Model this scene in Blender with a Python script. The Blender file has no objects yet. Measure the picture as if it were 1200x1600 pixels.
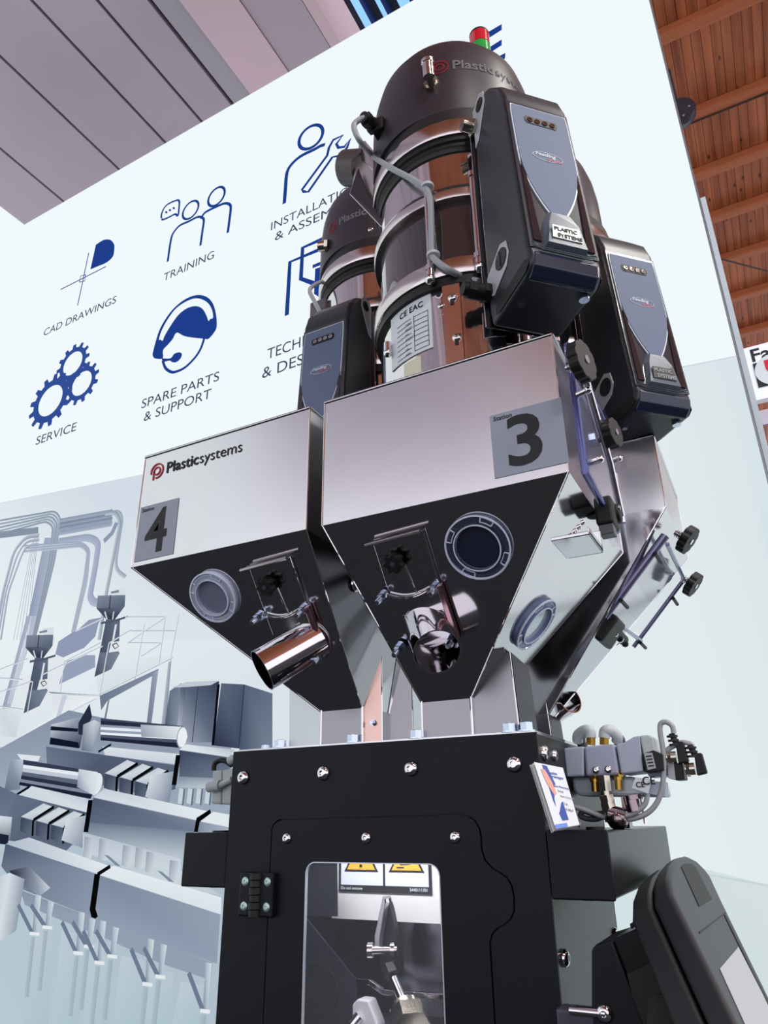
import bpy, bmesh, math, random
from mathutils import Vector as V, Matrix as MX
random.seed(4)
PI = math.pi
sc = bpy.context.scene
C = sc.collection

# ------------------------------------------------------------------ camera
H = 1.25                                   # lens height above the floor
YAW, PITCH, ROLL, FPX = math.radians(27.526), math.radians(23.166), math.radians(-.784), 1126.4
FW = V((-math.sin(YAW)*math.cos(PITCH), math.cos(YAW)*math.cos(PITCH), math.sin(PITCH)))
_r = V((math.cos(YAW), math.sin(YAW), 0)); _u = _r.cross(FW)
RT = _r*math.cos(ROLL)+_u*math.sin(ROLL); UP = -_r*math.sin(ROLL)+_u*math.cos(ROLL)
cd = bpy.data.cameras.new('camera'); cam = bpy.data.objects.new('camera', cd); C.objects.link(cam)
cd.sensor_fit = 'VERTICAL'; cd.sensor_height = 36; cd.lens = FPX/1600*36; cd.clip_start = .02; cd.clip_end = 200
m4 = MX((RT, UP, -FW)).transposed().to_4x4(); m4.translation = (0, 0, H); cam.matrix_world = m4
sc.camera = cam
# ------------------------------------------------------------------ world, lamps, exposure
sc.view_settings.view_transform = 'Standard'; sc.view_settings.look = 'None'
sc.view_settings.exposure = 0.0; sc.view_settings.gamma = 1; sc.view_settings.use_curve_mapping = False
wd = bpy.data.worlds.new('world'); sc.world = wd; wd.use_nodes = True
bg = wd.node_tree.nodes['Background']; bg.inputs[0].default_value = (.70, .70, .76, 1); bg.inputs[1].default_value = 1.9
def lamp(loc, sx, sy, power, col=(1, .97, .93), rot=(0, 0, 0)):
    l = bpy.data.lights.new('hall_lamp', 'AREA'); l.shape = 'RECTANGLE'; l.size = sx; l.size_y = sy; l.energy = power; l.color = col
    o = bpy.data.objects.new('hall_lamp', l); C.objects.link(o); o.location = (loc[0], loc[1], loc[2]+H); o.rotation_euler = rot
for x, y in ((3.2, -2.5), (3.2, 1.2), (5.2, -1.0), (5.2, 4.5)):
    lamp((x, y, 4.9), 1.6, .25, 160)

# ------------------------------------------------------------------ pixel rays (camera at origin, z counted from the lens)
def ray(x, y): return RT*((x-600)/FPX) - UP*((y-800)/FPX) + FW
def atY(x, y, Y): d = ray(x, y); return d*(Y/d.y)
def atX(x, y, X): d = ray(x, y); return d*(X/d.x)
def atZ(x, y, Z): d = ray(x, y); return d*(Z/d.z)
def hit(x, y, P, n): d = ray(x, y); return d*(V(P).dot(n)/d.dot(n))

# ------------------------------------------------------------------ materials
def s2l(c): return tuple(((v/255+.055)/1.055)**2.4 if v > 10 else v/255/12.92 for v in c)
MATS = {}
def mat(name, rgb, rough=.5, metal=0, noise=0, nscale=30, stretch=(1, 1, 1), bump=0, emit=0, alpha=1, trans=0, coat=0, rvar=0, ior=1.45):
    if name in MATS: return MATS[name]
    m = bpy.data.materials.new(name); m.use_nodes = True; nt = m.node_tree; b = nt.nodes['Principled BSDF']
    col = (*s2l(rgb), 1)
    b.inputs['Base Color'].default_value = col; b.inputs['Roughness'].default_value = rough; b.inputs['Metallic'].default_value = metal
    b.inputs['Alpha'].default_value = alpha; b.inputs['Transmission Weight'].default_value = trans; b.inputs['Coat Weight'].default_value = coat
    b.inputs['IOR'].default_value = ior
    if emit: b.inputs['Emission Color'].default_value = col; b.inputs['Emission Strength'].default_value = emit
    if noise or bump or rvar:
        tc = nt.nodes.new('ShaderNodeTexCoord'); mp = nt.nodes.new('ShaderNodeMapping'); mp.inputs['Scale'].default_value = stretch
        nz = nt.nodes.new('ShaderNodeTexNoise'); nz.inputs['Scale'].default_value = nscale; nz.inputs['Detail'].default_value = 4
        nt.links.new(tc.outputs['Object'], mp.inputs[0]); nt.links.new(mp.outputs[0], nz.inputs[0])
        if noise:
            mx = nt.nodes.new('ShaderNodeMix'); mx.data_type = 'RGBA'
            mx.inputs[6].default_value = (*[c*(1-noise) for c in col[:3]], 1); mx.inputs[7].default_value = (*[min(1, c*(1+noise)) for c in col[:3]], 1)
            nt.links.new(nz.outputs[0], mx.inputs[0]); nt.links.new(mx.outputs[2], b.inputs['Base Color'])
        if rvar:
            mr = nt.nodes.new('ShaderNodeMapRange'); mr.inputs[3].default_value = rough-rvar; mr.inputs[4].default_value = rough+rvar
            nt.links.new(nz.outputs[0], mr.inputs[0]); nt.links.new(mr.outputs[0], b.inputs['Roughness'])
        if bump:
            bp_ = nt.nodes.new('ShaderNodeBump'); bp_.inputs['Strength'].default_value = bump; bp_.inputs['Distance'].default_value = .002
            nt.links.new(nz.outputs[0], bp_.inputs['Height']); nt.links.new(bp_.outputs[0], b.inputs['Normal'])
    MATS[name] = m; return m
def flat(name, rgb, e=1.0):
    if name in MATS: return MATS[name]
    m = bpy.data.materials.new(name); m.use_nodes = True; nt = m.node_tree; nt.nodes.clear()
    o = nt.nodes.new('ShaderNodeOutputMaterial'); em = nt.nodes.new('ShaderNodeEmission')
    em.inputs[0].default_value = (*s2l(rgb), 1); em.inputs[1].default_value = e; nt.links.new(em.outputs[0], o.inputs[0])
    MATS[name] = m; return m
STEEL = mat('satin steel sheet', (212, 210, 212), .19, 1, .04, 9, (1, 1, 1), .012, rvar=.03)
STEELB = mat('polished steel sheet', (205, 204, 207), .1, 1, .03, 14, rvar=.02)
CHROME = mat('chrome', (225, 222, 224), .06, 1)
CHROMEB = mat('brushed chrome band', (215, 205, 205), .2, 1, .05, 60, (1, 1, 30))
BODY = mat('loader barrel steel', (222, 216, 216), .08, 1, .02, 25, (1, 1, .05), .004)
ZINC = mat('zinc bolt', (205, 215, 235), .22, 1)
BRASS = mat('brass', (190, 150, 70), .3, 1)
NICKEL = mat('nickel plated brass', (205, 196, 180), .2, 1)
STEELU = mat('fine brushed steel face', (226, 224, 226), .24, 1, .04, 7, (1, 1, 1), .012, rvar=.03)
BLACK = mat('black powder coat', (11, 12, 20), .48, 0, .1, 400, bump=.05, ior=1.32)
BLACKG = mat('black satin paint', (16, 17, 21), .27, 0, .05, 200, ior=1.25)
HEAD = mat('dark motor cover', (46, 38, 47), .42, 0, .05, 300, bump=.03)
RUBBER = mat('black rubber', (22, 21, 24), .5)
PLAST = mat('black plastic', (12, 12, 14), .55)
GREYPL = mat('charcoal plastic housing', (40, 44, 52), .36, 0, .05, 300)
GLOSSPL = mat('glossy dark plastic front', (54, 56, 64), .16, 0, coat=.6)
PANEL = mat('blue grey control panel film', (92, 106, 134), .62)
EDGE = mat('pale panel outline', (205, 214, 228), .4)
BADGE = mat('badge silver', (170, 172, 170), .3, .7)
INK = mat('black ink', (28, 27, 32), .6)
REDINK = mat('red ink', (176, 38, 62), .6)
GREYINK = mat('grey ink', (150, 146, 152), .6)
LBL = mat('station label grey', (146, 152, 168), .5)
WHITE = mat('white label', (216, 222, 228), .5)
CABLE = mat('grey cable', (160, 164, 170), .45)
CABLED = mat('dark grey cable', (70, 74, 80), .5)
ALU = mat('grey aluminium casting', (166, 174, 192), .4, .1)
ALUL = mat('light grey fitting', (182, 188, 190), .45)
GLASS = mat('clear plastic', (225, 232, 245), .03, 0, alpha=.035)
ACRYL = mat('acrylic sheet with violet tint', (150, 154, 200), .03, 0, alpha=.07)
TINT = mat('smoked acrylic tube', (70, 62, 72), .05, 0, trans=.0, coat=1)
WOODPL = mat('white plastic block', (205, 205, 212), .45)

# ------------------------------------------------------------------ mesh builder
class M:
    def __init__(s): s.v = []; s.f = []; s.T = None
    def add(s, vs, fs):
        k = len(s.v); s.v += [(s.T @ V(p)) if s.T else V(p) for p in vs]; s.f += [[i+k for i in f] for f in fs]; return s
    def box(s, x0, x1, y0, y1, z0, z1):
        return s.add([(x, y, z) for x in (x0, x1) for y in (y0, y1) for z in (z0, z1)],
                     [(0, 1, 3, 2), (4, 6, 7, 5), (0, 4, 5, 1), (2, 3, 7, 6), (0, 2, 6, 4), (1, 5, 7, 3)])
    def prism(s, P, vec):
        P = [V(p) for p in P]; n = len(P); vec = V(vec)
        return s.add(P+[p+vec for p in P], [list(range(n)), list(range(2*n-1, n-1, -1))]+[(i, i+n, (i+1) % n+n, (i+1) % n) for i in range(n)])
    def poly(s, P): return s.add(P, [list(range(len(P)))])
    def frame(s, p, q):
        a = (V(q)-V(p)); L = a.length; a.normalize()
        b = a.orthogonal().normalized(); return a, b, a.cross(b), L
    def lathe(s, p, q, prof, n=32, closed=False):
        """profile of (radius, distance along p->q)"""
        p = V(p); a, b, c, L = s.frame(p, q); vs = []; fs = []
        for r, h in prof:
            for i in range(n):
                t = 2*PI*i/n; vs.append(p+a*h+(b*math.cos(t)+c*math.sin(t))*r)
        k = len(prof)
        for j in range(k-1 if not closed else k):
            j2 = (j+1) % k
            for i in range(n): fs.append((j*n+i, j*n+(i+1) % n, j2*n+(i+1) % n, j2*n+i))
        if not closed:
            fs.append(list(range(n))[::-1]); fs.append([(k-1)*n+i for i in range(n)])
        return s.add(vs, fs)
    def cyl(s, p, q, r, r2=None, n=24):
        L = (V(q)-V(p)).length; return s.lathe(p, q, [(r, 0), (r if r2 is None else r2, L)], n)
    def pipe(s, p, q, ro, ri, n=40):
        L = (V(q)-V(p)).length; return s.lathe(p, q, [(ro, 0), (ro, L), (ri, L), (ri, 0)], n, True)
    def hexa(s, p, q, r): return s.cyl(p, q, r, n=6)
    def ball(s, c, r, n=14):
        c = V(c); m = n//2
        return s.lathe(c-V((0, 0, r)), c, [(max(1e-5, r*math.sin(PI*j/m)), r-r*math.cos(PI*j/m)) for j in range(m+1)], n)
    def tube(s, pts, r, n=10, smooth=True):
        P = [V(p) for p in pts]
        if smooth and len(P) > 2:
            Q = []
            for i in range(len(P)-1):
                a, b, c, d = P[max(i-1, 0)], P[i], P[i+1], P[min(i+2, len(P)-1)]
                for k in range(6):
                    t = k/6; Q.append(.5*((2*b)+(c-a)*t+(2*a-5*b+4*c-d)*t*t+(3*b-a-3*c+d)*t**3))
            Q.append(P[-1]); P = Q
        vs = []; fs = []; t0 = (P[1]-P[0]).normalized(); b = t0.orthogonal().normalized()
        for i, p in enumerate(P):
            t = (P[min(i+1, len(P)-1)]-P[max(i-1, 0)]).normalized()
            b = (b-t*b.dot(t)).normalized(); c = t.cross(b)
            for k in range(n): a = 2*PI*k/n; vs.append(p+(b*math.cos(a)+c*math.sin(a))*r)
        for i in range(len(P)-1):
            for k in range(n): fs.append((i*n+k, i*n+(k+1) % n, (i+1)*n+(k+1) % n, (i+1)*n+k))
        fs.append(list(range(n))[::-1]); fs.append([(len(P)-1)*n+k for k in range(n)])
        return s.add(vs, fs)
    def shape(s, loops, O, ex, ey, depth=.0005):
        """2D loops (holes allowed) in the plane O + x*ex + y*ey, thickness along the normal"""
        cu = bpy.data.curves.new('c', 'CURVE'); cu.dimensions = '2D'; cu.fill_mode = 'BOTH'; cu.extrude = depth/2
        for L in loops:
            sp = cu.splines.new('POLY'); sp.points.add(len(L)-1); sp.use_cyclic_u = True
            for i, p in enumerate(L): sp.points[i].co = (p[0]*100, p[1]*100, 0, 1)
        cu.extrude = depth*50
        s._curve(cu, O, ex, ey, .01, depth); return s
    def text(s, body, O, ex, ey, size, bold=0, align='LEFT', depth=.0003, sx=1, shear=0):
        cu = bpy.data.curves.new('t', 'FONT'); cu.body = body; cu.size = 1; cu.offset = bold; cu.align_x = align; cu.shear = shear; cu.resolution_u = 4
        cu.extrude = depth/size/2
        s._curve(cu, O, V(ex)*sx, ey, size, depth); return s
    def _curve(s, cu, O, ex, ey, k, depth):
        ob = bpy.data.objects.new('tmp', cu); me = ob.to_mesh()
        ex, ey, O = V(ex), V(ey), V(O); n = ex.cross(ey).normalized()
        s.add([O+ex*(v.co.x*k)+ey*(v.co.y*k)+n*(v.co.z*k+depth/2) for v in me.vertices], [list(p.vertices) for p in me.polygons])
        ob.to_mesh_clear(); bpy.data.objects.remove(ob); bpy.data.curves.remove(cu)
    def build(s, name, material, parent=None, smooth=0, bevel=0, seg=2, kind=None):
        me = bpy.data.meshes.new(name)
        if parent is not None: L = V(parent['_o'])
        else:
            xs = [p.x for p in s.v]; ys = [p.y for p in s.v]; zs = [p.z for p in s.v]
            L = V(((min(xs)+max(xs))/2, (min(ys)+max(ys))/2, min(zs)))
        me.from_pydata([p-L for p in s.v], [], s.f); me.materials.append(material)
        bm = bmesh.new(); bm.from_mesh(me); bmesh.ops.recalc_face_normals(bm, faces=bm.faces); bm.to_mesh(me); bm.free()
        if smooth:
            for p in me.polygons: p.use_smooth = True
            me.set_sharp_from_angle(angle=math.radians(smooth))
        o = bpy.data.objects.new(name, me); C.objects.link(o)
        o['_o'] = tuple(L)
        if parent is not None: o.parent = parent
        else: o.location = (L.x, L.y, L.z+H)
        if bevel:
            b = o.modifiers.new('bevel', 'BEVEL'); b.width = bevel; b.segments = seg; b.limit_method = 'ANGLE'; b.angle_limit = math.radians(30); b.harden_normals = bool(smooth)
        if kind: o['kind'] = kind
        return o
def thing(name, label, cat, loc, group=None):
    o = bpy.data.objects.new(name, None); C.objects.link(o); o.empty_display_size = .05
    o.location = (loc[0], loc[1], loc[2]+H); o['_o'] = tuple(loc); tag(o, label, cat, group); return o
def tag(o, label, cat, group=None):
    o['label'] = label; o['category'] = cat
    if group: o['group'] = group
    return o
def one(fn, name, material, parent, **k):
    m = M(); fn(m); return m.build(name, material, parent, **k)
def circ(r, n=40, cx=0, cy=0, a0=0, a1=2*PI, ry=None):
    full = abs(a1-a0-2*PI) < 1e-6; ry = ry or r
    return [(cx+r*math.cos(a0+(a1-a0)*i/(n if full else n-1)), cy+ry*math.sin(a0+(a1-a0)*i/(n if full else n-1))) for i in range(n)]
def rrect(x0, x1, y0, y1, r, n=6):
    P = []
    for cx, cy, a in ((x1-r, y1-r, 0), (x0+r, y1-r, PI/2), (x0+r, y0+r, PI), (x1-r, y0+r, 3*PI/2)):
        for i in range(n+1): t = a+PI/2*i/n; P.append((cx+r*math.cos(t), cy+r*math.sin(t)))
    return P
def star(c, a, r, depth, m, lobes=7, mod=.17, n=56):
    """lobed hand knob about axis a"""
    c = V(c); a = V(a).normalized(); b = a.orthogonal().normalized(); d = a.cross(b)
    P = [c+(b*math.cos(t)+d*math.sin(t))*r*(1+mod*math.cos(lobes*t)) for t in [2*PI*i/n for i in range(n)]]
    m.prism(P, a*depth)
def screw(c, n, r, parent, name='screw', material=None, h=None, socket=True):
    """button head screw: domed head with a hexagonal recess"""
    c = V(c); n = V(n).normalized(); h = h or r*.55; m = M()
    prof = [(r, 0), (r*.97, h*.35), (r*.75, h*.8), (r*.5, h)]
    if socket: prof += [(r*.36, h), (r*.34, h*.4), (1e-4, h*.35)]
    m.lathe(c, c+n, prof, 18)
    return m.build(name, material or CHROME, parent, smooth=40)
def hexbolt(c, n, r, h, parent, name='bolt', material=None):
    c = V(c); n = V(n).normalized(); m = M(); m.cyl(c, c+n*h*.18, r*1.25, n=18); m.hexa(c+n*h*.18, c+n*h, r); m.cyl(c+n*h, c+n*h*1.08, r*.7, r*.6)
    return m.build(name, material or ZINC, parent, smooth=25)
def studnut(c, n, r, parent):
    """threaded stud with nut and lock nut"""
    c = V(c); n = V(n).normalized(); m = M()
    m.cyl(c, c+n*.0025, r*1.25); m.hexa(c+n*.0025, c+n*.009, r); m.hexa(c+n*.0105, c+n*.016, r*.95)
    k = .016
    for i in range(4): m.lathe(c+n*(k+i*.002), c+n*(k+.002+i*.002), [(r*.5, 0), (r*.58, .001), (r*.5, .002)], 12)
    return m.build('stud_with_nuts', ZINC, parent, smooth=25)

# ================================================================== THE SETTING
# ---- floor
m = M(); m.box(-6, 8, -9, 14, -H-.1, -H)
m.build('floor', mat('dark exhibition carpet', (25, 27, 32), .9, 0, .25, 60, bump=.2), kind='structure')
# ---- back light wall (backlit fabric)
WA = math.radians(-1.2); WN = V((-math.sin(WA), math.cos(WA), 0)); WX = V((math.cos(WA), math.sin(WA), 0)); WZ = V((0, 0, 1)); WD = 2.0
def wp(x, y, off=0): return hit(x, y, WN*WD, WN) - WN*off
LIT = flat('backlit fabric wall', (240, 249, 252))
cor = wp(38, 351); TOPZ = cor.z; XR = wp(1090, 310)
s0 = cor.dot(WX); s1 = XR.dot(WX)
def wq(s, z, off=0): return WX*s+WN*(WD-off)+WZ*z
m = M(); m.prism([wq(s0-.05, -H), wq(s1, -H), wq(s1, TOPZ), wq(s0-.05, TOPZ)], WN*.12)
wall = m.build('wall_back', LIT, kind='structure')
# side wall running towards and past the viewer
xl = cor.x
m = M(); m.box(xl-.12, xl, -3.4, cor.y, -H, TOPZ)
m.build('wall_left', LIT, kind='structure')
# added glowing wall, unseen at the right, so the hopper slopes reflect white
zr = atY(1200, 790, 2.12).z
m = M(); m.box(s1+.03, 2.6, 2.08, 2.2, -H, zr); m.build('reflection_wall_right', LIT, kind='structure')
# aluminium edge profile of the wall and the pale board beside it
tr = mat('aluminium edge profile', (150, 158, 168), .4, .6)
m = M(); m.prism([wq(s1, -H, .004), wq(s1+.006, -H, .004), wq(s1+.006, TOPZ, .004), wq(s1, TOPZ, .004)], WN*.13)
m.build('trim_1', tr, kind='structure')
zb = wp(1093, 310).z
m = M(); m.prism([wq(s1+.007, -H, 0), wq(s1+.022, -H, 0), wq(s1+.022, zb, 0), wq(s1+.007, zb, 0)], WN*.10)
m.build('trim_2', mat('white side board', (206, 218, 228), .5), kind='structure')

# ---- ceiling over the stand: grey boards with open joints, beam
GC = mat('grey lilac ceiling board', (172, 160, 172), .6, 0, .04, 3)
m = M(); m.box(-12, -2.57, -9, 14, 5.06, 5.1); ceil = m.build('ceiling', mat('joint shadow gap', (70, 64, 72), .8), kind='structure')
sx = [-2.74, -3.04, -3.42, -3.94, -4.62, -5.3, -6.0, -6.7, -7.4, -8.1, -8.8, -9.5, -10.2]
for a, b in zip(sx, sx[1:]):
    one(lambda m: m.box(b+.012, a-.012, -9, 14, 5.0, 5.05), 'ceiling_board', GC, ceil)
one(lambda m: m.box(-2.72, -2.565, -9, 14, 5.0, 5.05), 'edge_board', mat('grey beam side', (168, 162, 170), .6), ceil)
m = M(); m.box(-2.56, -2.215, -9, 14, 4.99, 5.45)
m.build('beam', mat('pinkish beam paint', (216, 188, 194), .6, 0, .05, 1), ceil)
one(lambda m: m.box(-2.21, -1.855, -9, 14, 5.0, 5.5), 'beam', mat('grey lilac beam paint', (184, 168, 178), .6), ceil)
one(lambda m: m.box(-1.85, -1.77, -9, 14, 5.0, 5.5), 'beam', mat('pinkish beam paint', (216, 188, 194)), ceil)
# ---- skylight strip between the two roofs
DK = mat('dark glazing bar', (52, 50, 60), .5); SKY = flat('daylight behind glazing', (150, 205, 255), 1.1); SKB = mat('blue glazing frame', (52, 84, 160), .5)
m = M(); m.box(-2.3, -1.1, -9, 14, 6.3, 6.35); win = m.build('window_1', DK, kind='structure')
for x, w in ((-2.26, .02), (-2.2, .1), (-1.96, .075), (-1.78, .05), (-1.62, .1), (-1.4, .1)):
    one(lambda m: m.box(x, x+w, -9, 14, 6.24, 6.26), 'pane', SKY, win)
    one(lambda m: m.box(x+w, x+w+.03, -9, 14, 6.2, 6.26), 'glazing_bar', SKB, win)
# ---- wooden hall roof: boards between glued beams
WOOD = bpy.data.materials.new('knotty larch boards'); WOOD.use_nodes = True
nt = WOOD.node_tree; b = nt.nodes['Principled BSDF']; b.inputs['Roughness'].default_value = .6
tc = nt.nodes.new('ShaderNodeTexCoord'); mp = nt.nodes.new('ShaderNodeMapping'); mp.inputs['Scale'].default_value = (14, .7, 1)
nz = nt.nodes.new('ShaderNodeTexNoise'); nz.inputs['Scale'].default_value = 1.3; nz.inputs['Detail'].default_value = 8
vr = nt.nodes.new('ShaderNodeTexVoronoi'); vr.inputs['Scale'].default_value = 1.5; mp2 = nt.nodes.new('ShaderNodeMapping'); mp2.inputs['Scale'].default_value = (6, 2.4, 1)
cr = nt.nodes.new('ShaderNodeValToRGB'); cr.color_ramp.elements[0].color = (*s2l((132, 66, 36)), 1); cr.color_ramp.elements[1].color = (*s2l((196, 112, 70)), 1)
cr.color_ramp.elements[0].position = .3; cr.color_ramp.elements[1].position = .7
kr = nt.nodes.new('ShaderNodeValToRGB'); kr.color_ramp.elements[0].color = (.25, .2, .2, 1); kr.color_ramp.elements[0].position = .07; kr.color_ramp.elements[1].position = .13
mu = nt.nodes.new('ShaderNodeMix'); mu.data_type = 'RGBA'; mu.blend_type = 'MULTIPLY'; mu.inputs[0].default_value = 1
nt.links.new(tc.outputs['Object'], mp.inputs[0]); nt.links.new(mp.outputs[0], nz.inputs[0]); nt.links.new(nz.outputs[0], cr.inputs[0])
nt.links.new(tc.outputs['Object'], mp2.inputs[0]); nt.links.new(mp2.outputs[0], vr.inputs[0]); nt.links.new(vr.outputs[0], kr.inputs[0])
nt.links.new(cr.outputs[0], mu.inputs[6]); nt.links.new(kr.outputs[0], mu.inputs[7]); nt.links.new(mu.outputs[2], b.inputs['Base Color'])
m = M(); m.box(-1.15, 12, 2.2, 16, 5.42, 5.5); m.box(-1.75, 12, -9, 2.2, 5.42, 5.5); roof = m.build('ceiling', mat('dark roof void', (70, 40, 28), .8), kind='structure')
x = .15
for k in range(26):                                  # boards of the part in view, one by one
    one(lambda m: m.box(x, x+.066, 2.6, 9.5, 5.36, 5.41), 'roof_board', WOOD, roof); x += .069
m = M()
xx = -1.15
while xx < 12:
    if xx < .08 or xx > x: m.box(xx, xx+.066, 2.6, 16, 5.36, 5.41)
    else: m.box(xx, xx+.066, 9.5, 16, 5.36, 5.41)
    m.box(xx, xx+.066, -9, 2.6, 5.36, 5.41); xx += .069
for k in range(8): m.box(-1.75+k*.074, -1.682+k*.074, -9, 2.2, 5.36, 5.41)
m.build('more_roof_boards', WOOD, roof, kind='stuff')
BEAM = mat('glued larch beam', (176, 100, 62), .6, 0, .18, 6, (1, 8, 1))
for y in (-8.2, -7.3, -6.4, -5.5, -4.6, -3.7, -2.9, -2.1, -1.3, -.5, .3, 1.1, 1.9, 2.7, 3.38, 4.156, 4.954, 5.615, 6.23, 6.9, 7.6, 8.35, 9.1, 9.9, 10.8, 12, 13.2, 14.4):
    one(lambda m: m.box(-1.15 if y > 2.2 else -1.75, 12, y-.09, y, 5.27, 5.36), 'beam', BEAM, roof, bevel=.012)
one(lambda m: m.box(-1.15, 12, 4.935, 4.95, 5.262, 5.36), 'dark_joint', mat('dark joint', (60, 34, 30), .8), roof)

# ---- the print on the light wall -----------------------------------------------------------------
class Print:
    def __init__(s): s.v = []; s.f = []; s.c = []; s.k = 0
    def tone(s, c):
        g = sum(c)/3; c = [v+(g-v)*.25 for v in c]; return tuple(max(8, v-(212-v)*.16) if v < 212 else v for v in c)
    def quad(s, pts, cols):
        if not isinstance(cols[0], (tuple, list)): cols = [cols]*len(pts)
        s.k += 1; off = .0012+s.k*.00005; k = len(s.v)
        s.v += [wp(x, y, off) for x, y in pts]; s.c += [(*s2l(s.tone(c)), 1) for c in cols]; s.f.append(list(range(k, k+len(pts))))
    def line(s, pts, w, col, col2=None):
        """stroke of width w (m) through pixel points on the wall"""
        col2 = s.tone(col2 or col); col = s.tone(col); w *= .72
        s.k += 1; off = .0012+s.k*.00005; P = [wp(x, y, off) for x, y in pts]; k = len(s.v); n = len(P)
        for i, p in enumerate(P):
            t = (P[min(i+1, n-1)]-P[max(i-1, 0)]).normalized(); q = t.cross(WN)
            s.v += [p+q*w/2, p-q*w/2]; s.c += [(*s2l(col), 1), (*s2l(col2), 1)]
        s.f += [(k+2*i, k+2*i+1, k+2*i+3, k+2*i+2) for i in range(n-1)]
    def build(s, name, parent):
        me = bpy.data.meshes.new(name); L = V(parent['_o']); me.from_pydata([p-L for p in s.v], [], s.f)
        at = me.color_attributes.new('Col', 'FLOAT_COLOR', 'POINT')
        for i, c in enumerate(s.c): at.data[i].color = c
        o = bpy.data.objects.new(name, me); C.objects.link(o); o.parent = parent; o['_o'] = tuple(L)
        if 'print' not in MATS:
            mm = flat('print', (255, 255, 255)); n_ = mm.node_tree; a = n_.nodes.new('ShaderNodeAttribute'); a.attribute_name = 'Col'
            n_.links.new(a.outputs['Color'], n_.nodes['Emission'].inputs[0])
        me.materials.append(MATS['print']); return o
def rnd(P, n=6):
    """round the corners of a pixel polyline"""
    Q = []
    for i in range(len(P)-1):
        a, b, c, d = [V((*P[max(0, min(j, len(P)-1))], 0)) for j in (i-1, i, i+1, i+2)]
        for k in range(n):
            t = k/n; q = .5*((2*b)+(c-a)*t+(2*a-5*b+4*c-d)*t*t+(3*b-a-3*c+d)*t**3); Q.append((q.x, q.y))
    return Q+[P[-1]]
def cornered(P, r=10):
    Q = [P[0]]
    for a, b, c in zip(P, P[1:], P[2:]):
        A = V((*a, 0)); B = V((*b, 0)); D = V((*c, 0)); u = A-B; w = D-B; ra = min(r, u.length/2, w.length/2); p = B+u.normalized()*ra; q = B+w.normalized()*ra
        for k in range(6): t = k/5; z = p*(1-t)**2+B*2*t*(1-t)+q*t*t; Q.append((z.x, z.y))
    return Q+[P[-1]]
exec_mural = True

# blue icons and captions
BLUE = flat('print blue', (30, 62, 140)); NAVY = flat('print navy', (18, 44, 96)); CAPT = flat('print caption grey blue', (62, 74, 100))
class Ink(M):
    k = 0
    def px(s, pts):
        Ink.k += 1; P = [wp(x, y, .0008+.00002*(Ink.k % 20)) for x, y in pts]; return s.prism(P, -WN*.0002)
    def stroke(s, pts, w, close=False, w1=None):
        P = [wp(x, y, .001) for x, y in pts]; w *= .62
        if close: P = P+[P[0]]
        n = len(P); w1 = w1 or w; vs = []
        for i, p in enumerate(P):
            if close: t = (P[(i+1) % (n-1)]-P[(i-1) % (n-1)]).normalized()
            else: t = (P[min(i+1, n-1)]-P[max(i-1, 0)]).normalized()
            q = t.cross(WN); ww = w+(w1-w)*i/(n-1); vs += [p+q*ww/2, p-q*ww/2]
        return s.add(vs, [(2*i, 2*i+1, 2*i+3, 2*i+2) for i in range(n-1)])
def wcirc(cx, cy, rx, rz, n=36):
    """pixel centre, radii in metres on the wall -> list of world points"""
    c = wp(cx, cy, .001); return [c+WX*rx*math.cos(2*PI*i/n)+WZ*rz*math.sin(2*PI*i/n) for i in range(n)]
def pxell(cx, cy, a, b, rot, n=36):
    return [(cx+a*math.cos(t)*math.cos(rot)-b*math.sin(t)*math.sin(rot), cy+a*math.cos(t)*math.sin(rot)+b*math.sin(t)*math.cos(rot)) for t in [2*PI*i/n for i in range(n)]]
def I(L): return [(x/2, 150+y/2) for x, y in L]
def icon(m, name, material=None): return m.build(name, material or BLUE, wall)
m = Ink(); m.px(I(rnd([(300, 465), (325, 450), (345, 450), (356, 462), (358, 475), (354, 500), (340, 516), (325, 525)])+[(283, 542)])); icon(m, 'sector_icon')
m = Ink(); m.stroke(I([(278, 490), (243, 655)]), .012); m.stroke(I([(190, 605), (332, 533)]), .012)
m.stroke(I([(252, 563), (268, 559), (266, 578), (249, 582)]), .011, True); icon(m, 'crosshair_icon')
def G(L): return [(210+x/7.5, 280+y/7.5) for x, y in L]
m = Ink(); m.stroke(G(rnd([(318, 460), (320, 410), (350, 340), (400, 290), (500, 248), (528, 265), (525, 330), (512, 430), (480, 410), (420, 440), (340, 475), (322, 465)], 4)), .02)
for q in ((375, 388), (418, 364), (463, 341)): m.px(G(pxell(*q, 14, 14, 0, 10)))
m.stroke(G(pxell(660, 362, 125, 68, -.93)), .022, True); m.stroke(G(pxell(963, 205, 130, 72, -.93)), .024, True)
m.stroke(G(rnd([(392, 968), (415, 800), (440, 670), (480, 600), (540, 540), (640, 495), (740, 445), (800, 455), (815, 490), (800, 600), (775, 780)], 4)), .024)
m.stroke(G(rnd([(795, 435), (840, 385), (960, 325), (1060, 285), (1120, 300), (1130, 350), (1115, 480), (1095, 630)], 4)), .026); icon(m, 'people_icon')
def J(L): return [(400+x/3.7235, 180+y/3.7235) for x, y in L]
m = Ink(); m.stroke(J(pxell(320, 128, 84, 52, -.8)), .03, True)
m.stroke(J(rnd([(165, 515), (172, 430), (180, 340), (205, 290), (260, 240), (340, 200), (375, 180), (402, 172)], 4)), .033)
m.stroke(J([(278, 445), (305, 447), (445, 245), (495, 235), (530, 190), (550, 138), (515, 185), (480, 190), (468, 168), (505, 118), (450, 145), (425, 190), (415, 235), (268, 435)]), .026, True); icon(m, 'spanner_icon')
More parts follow.
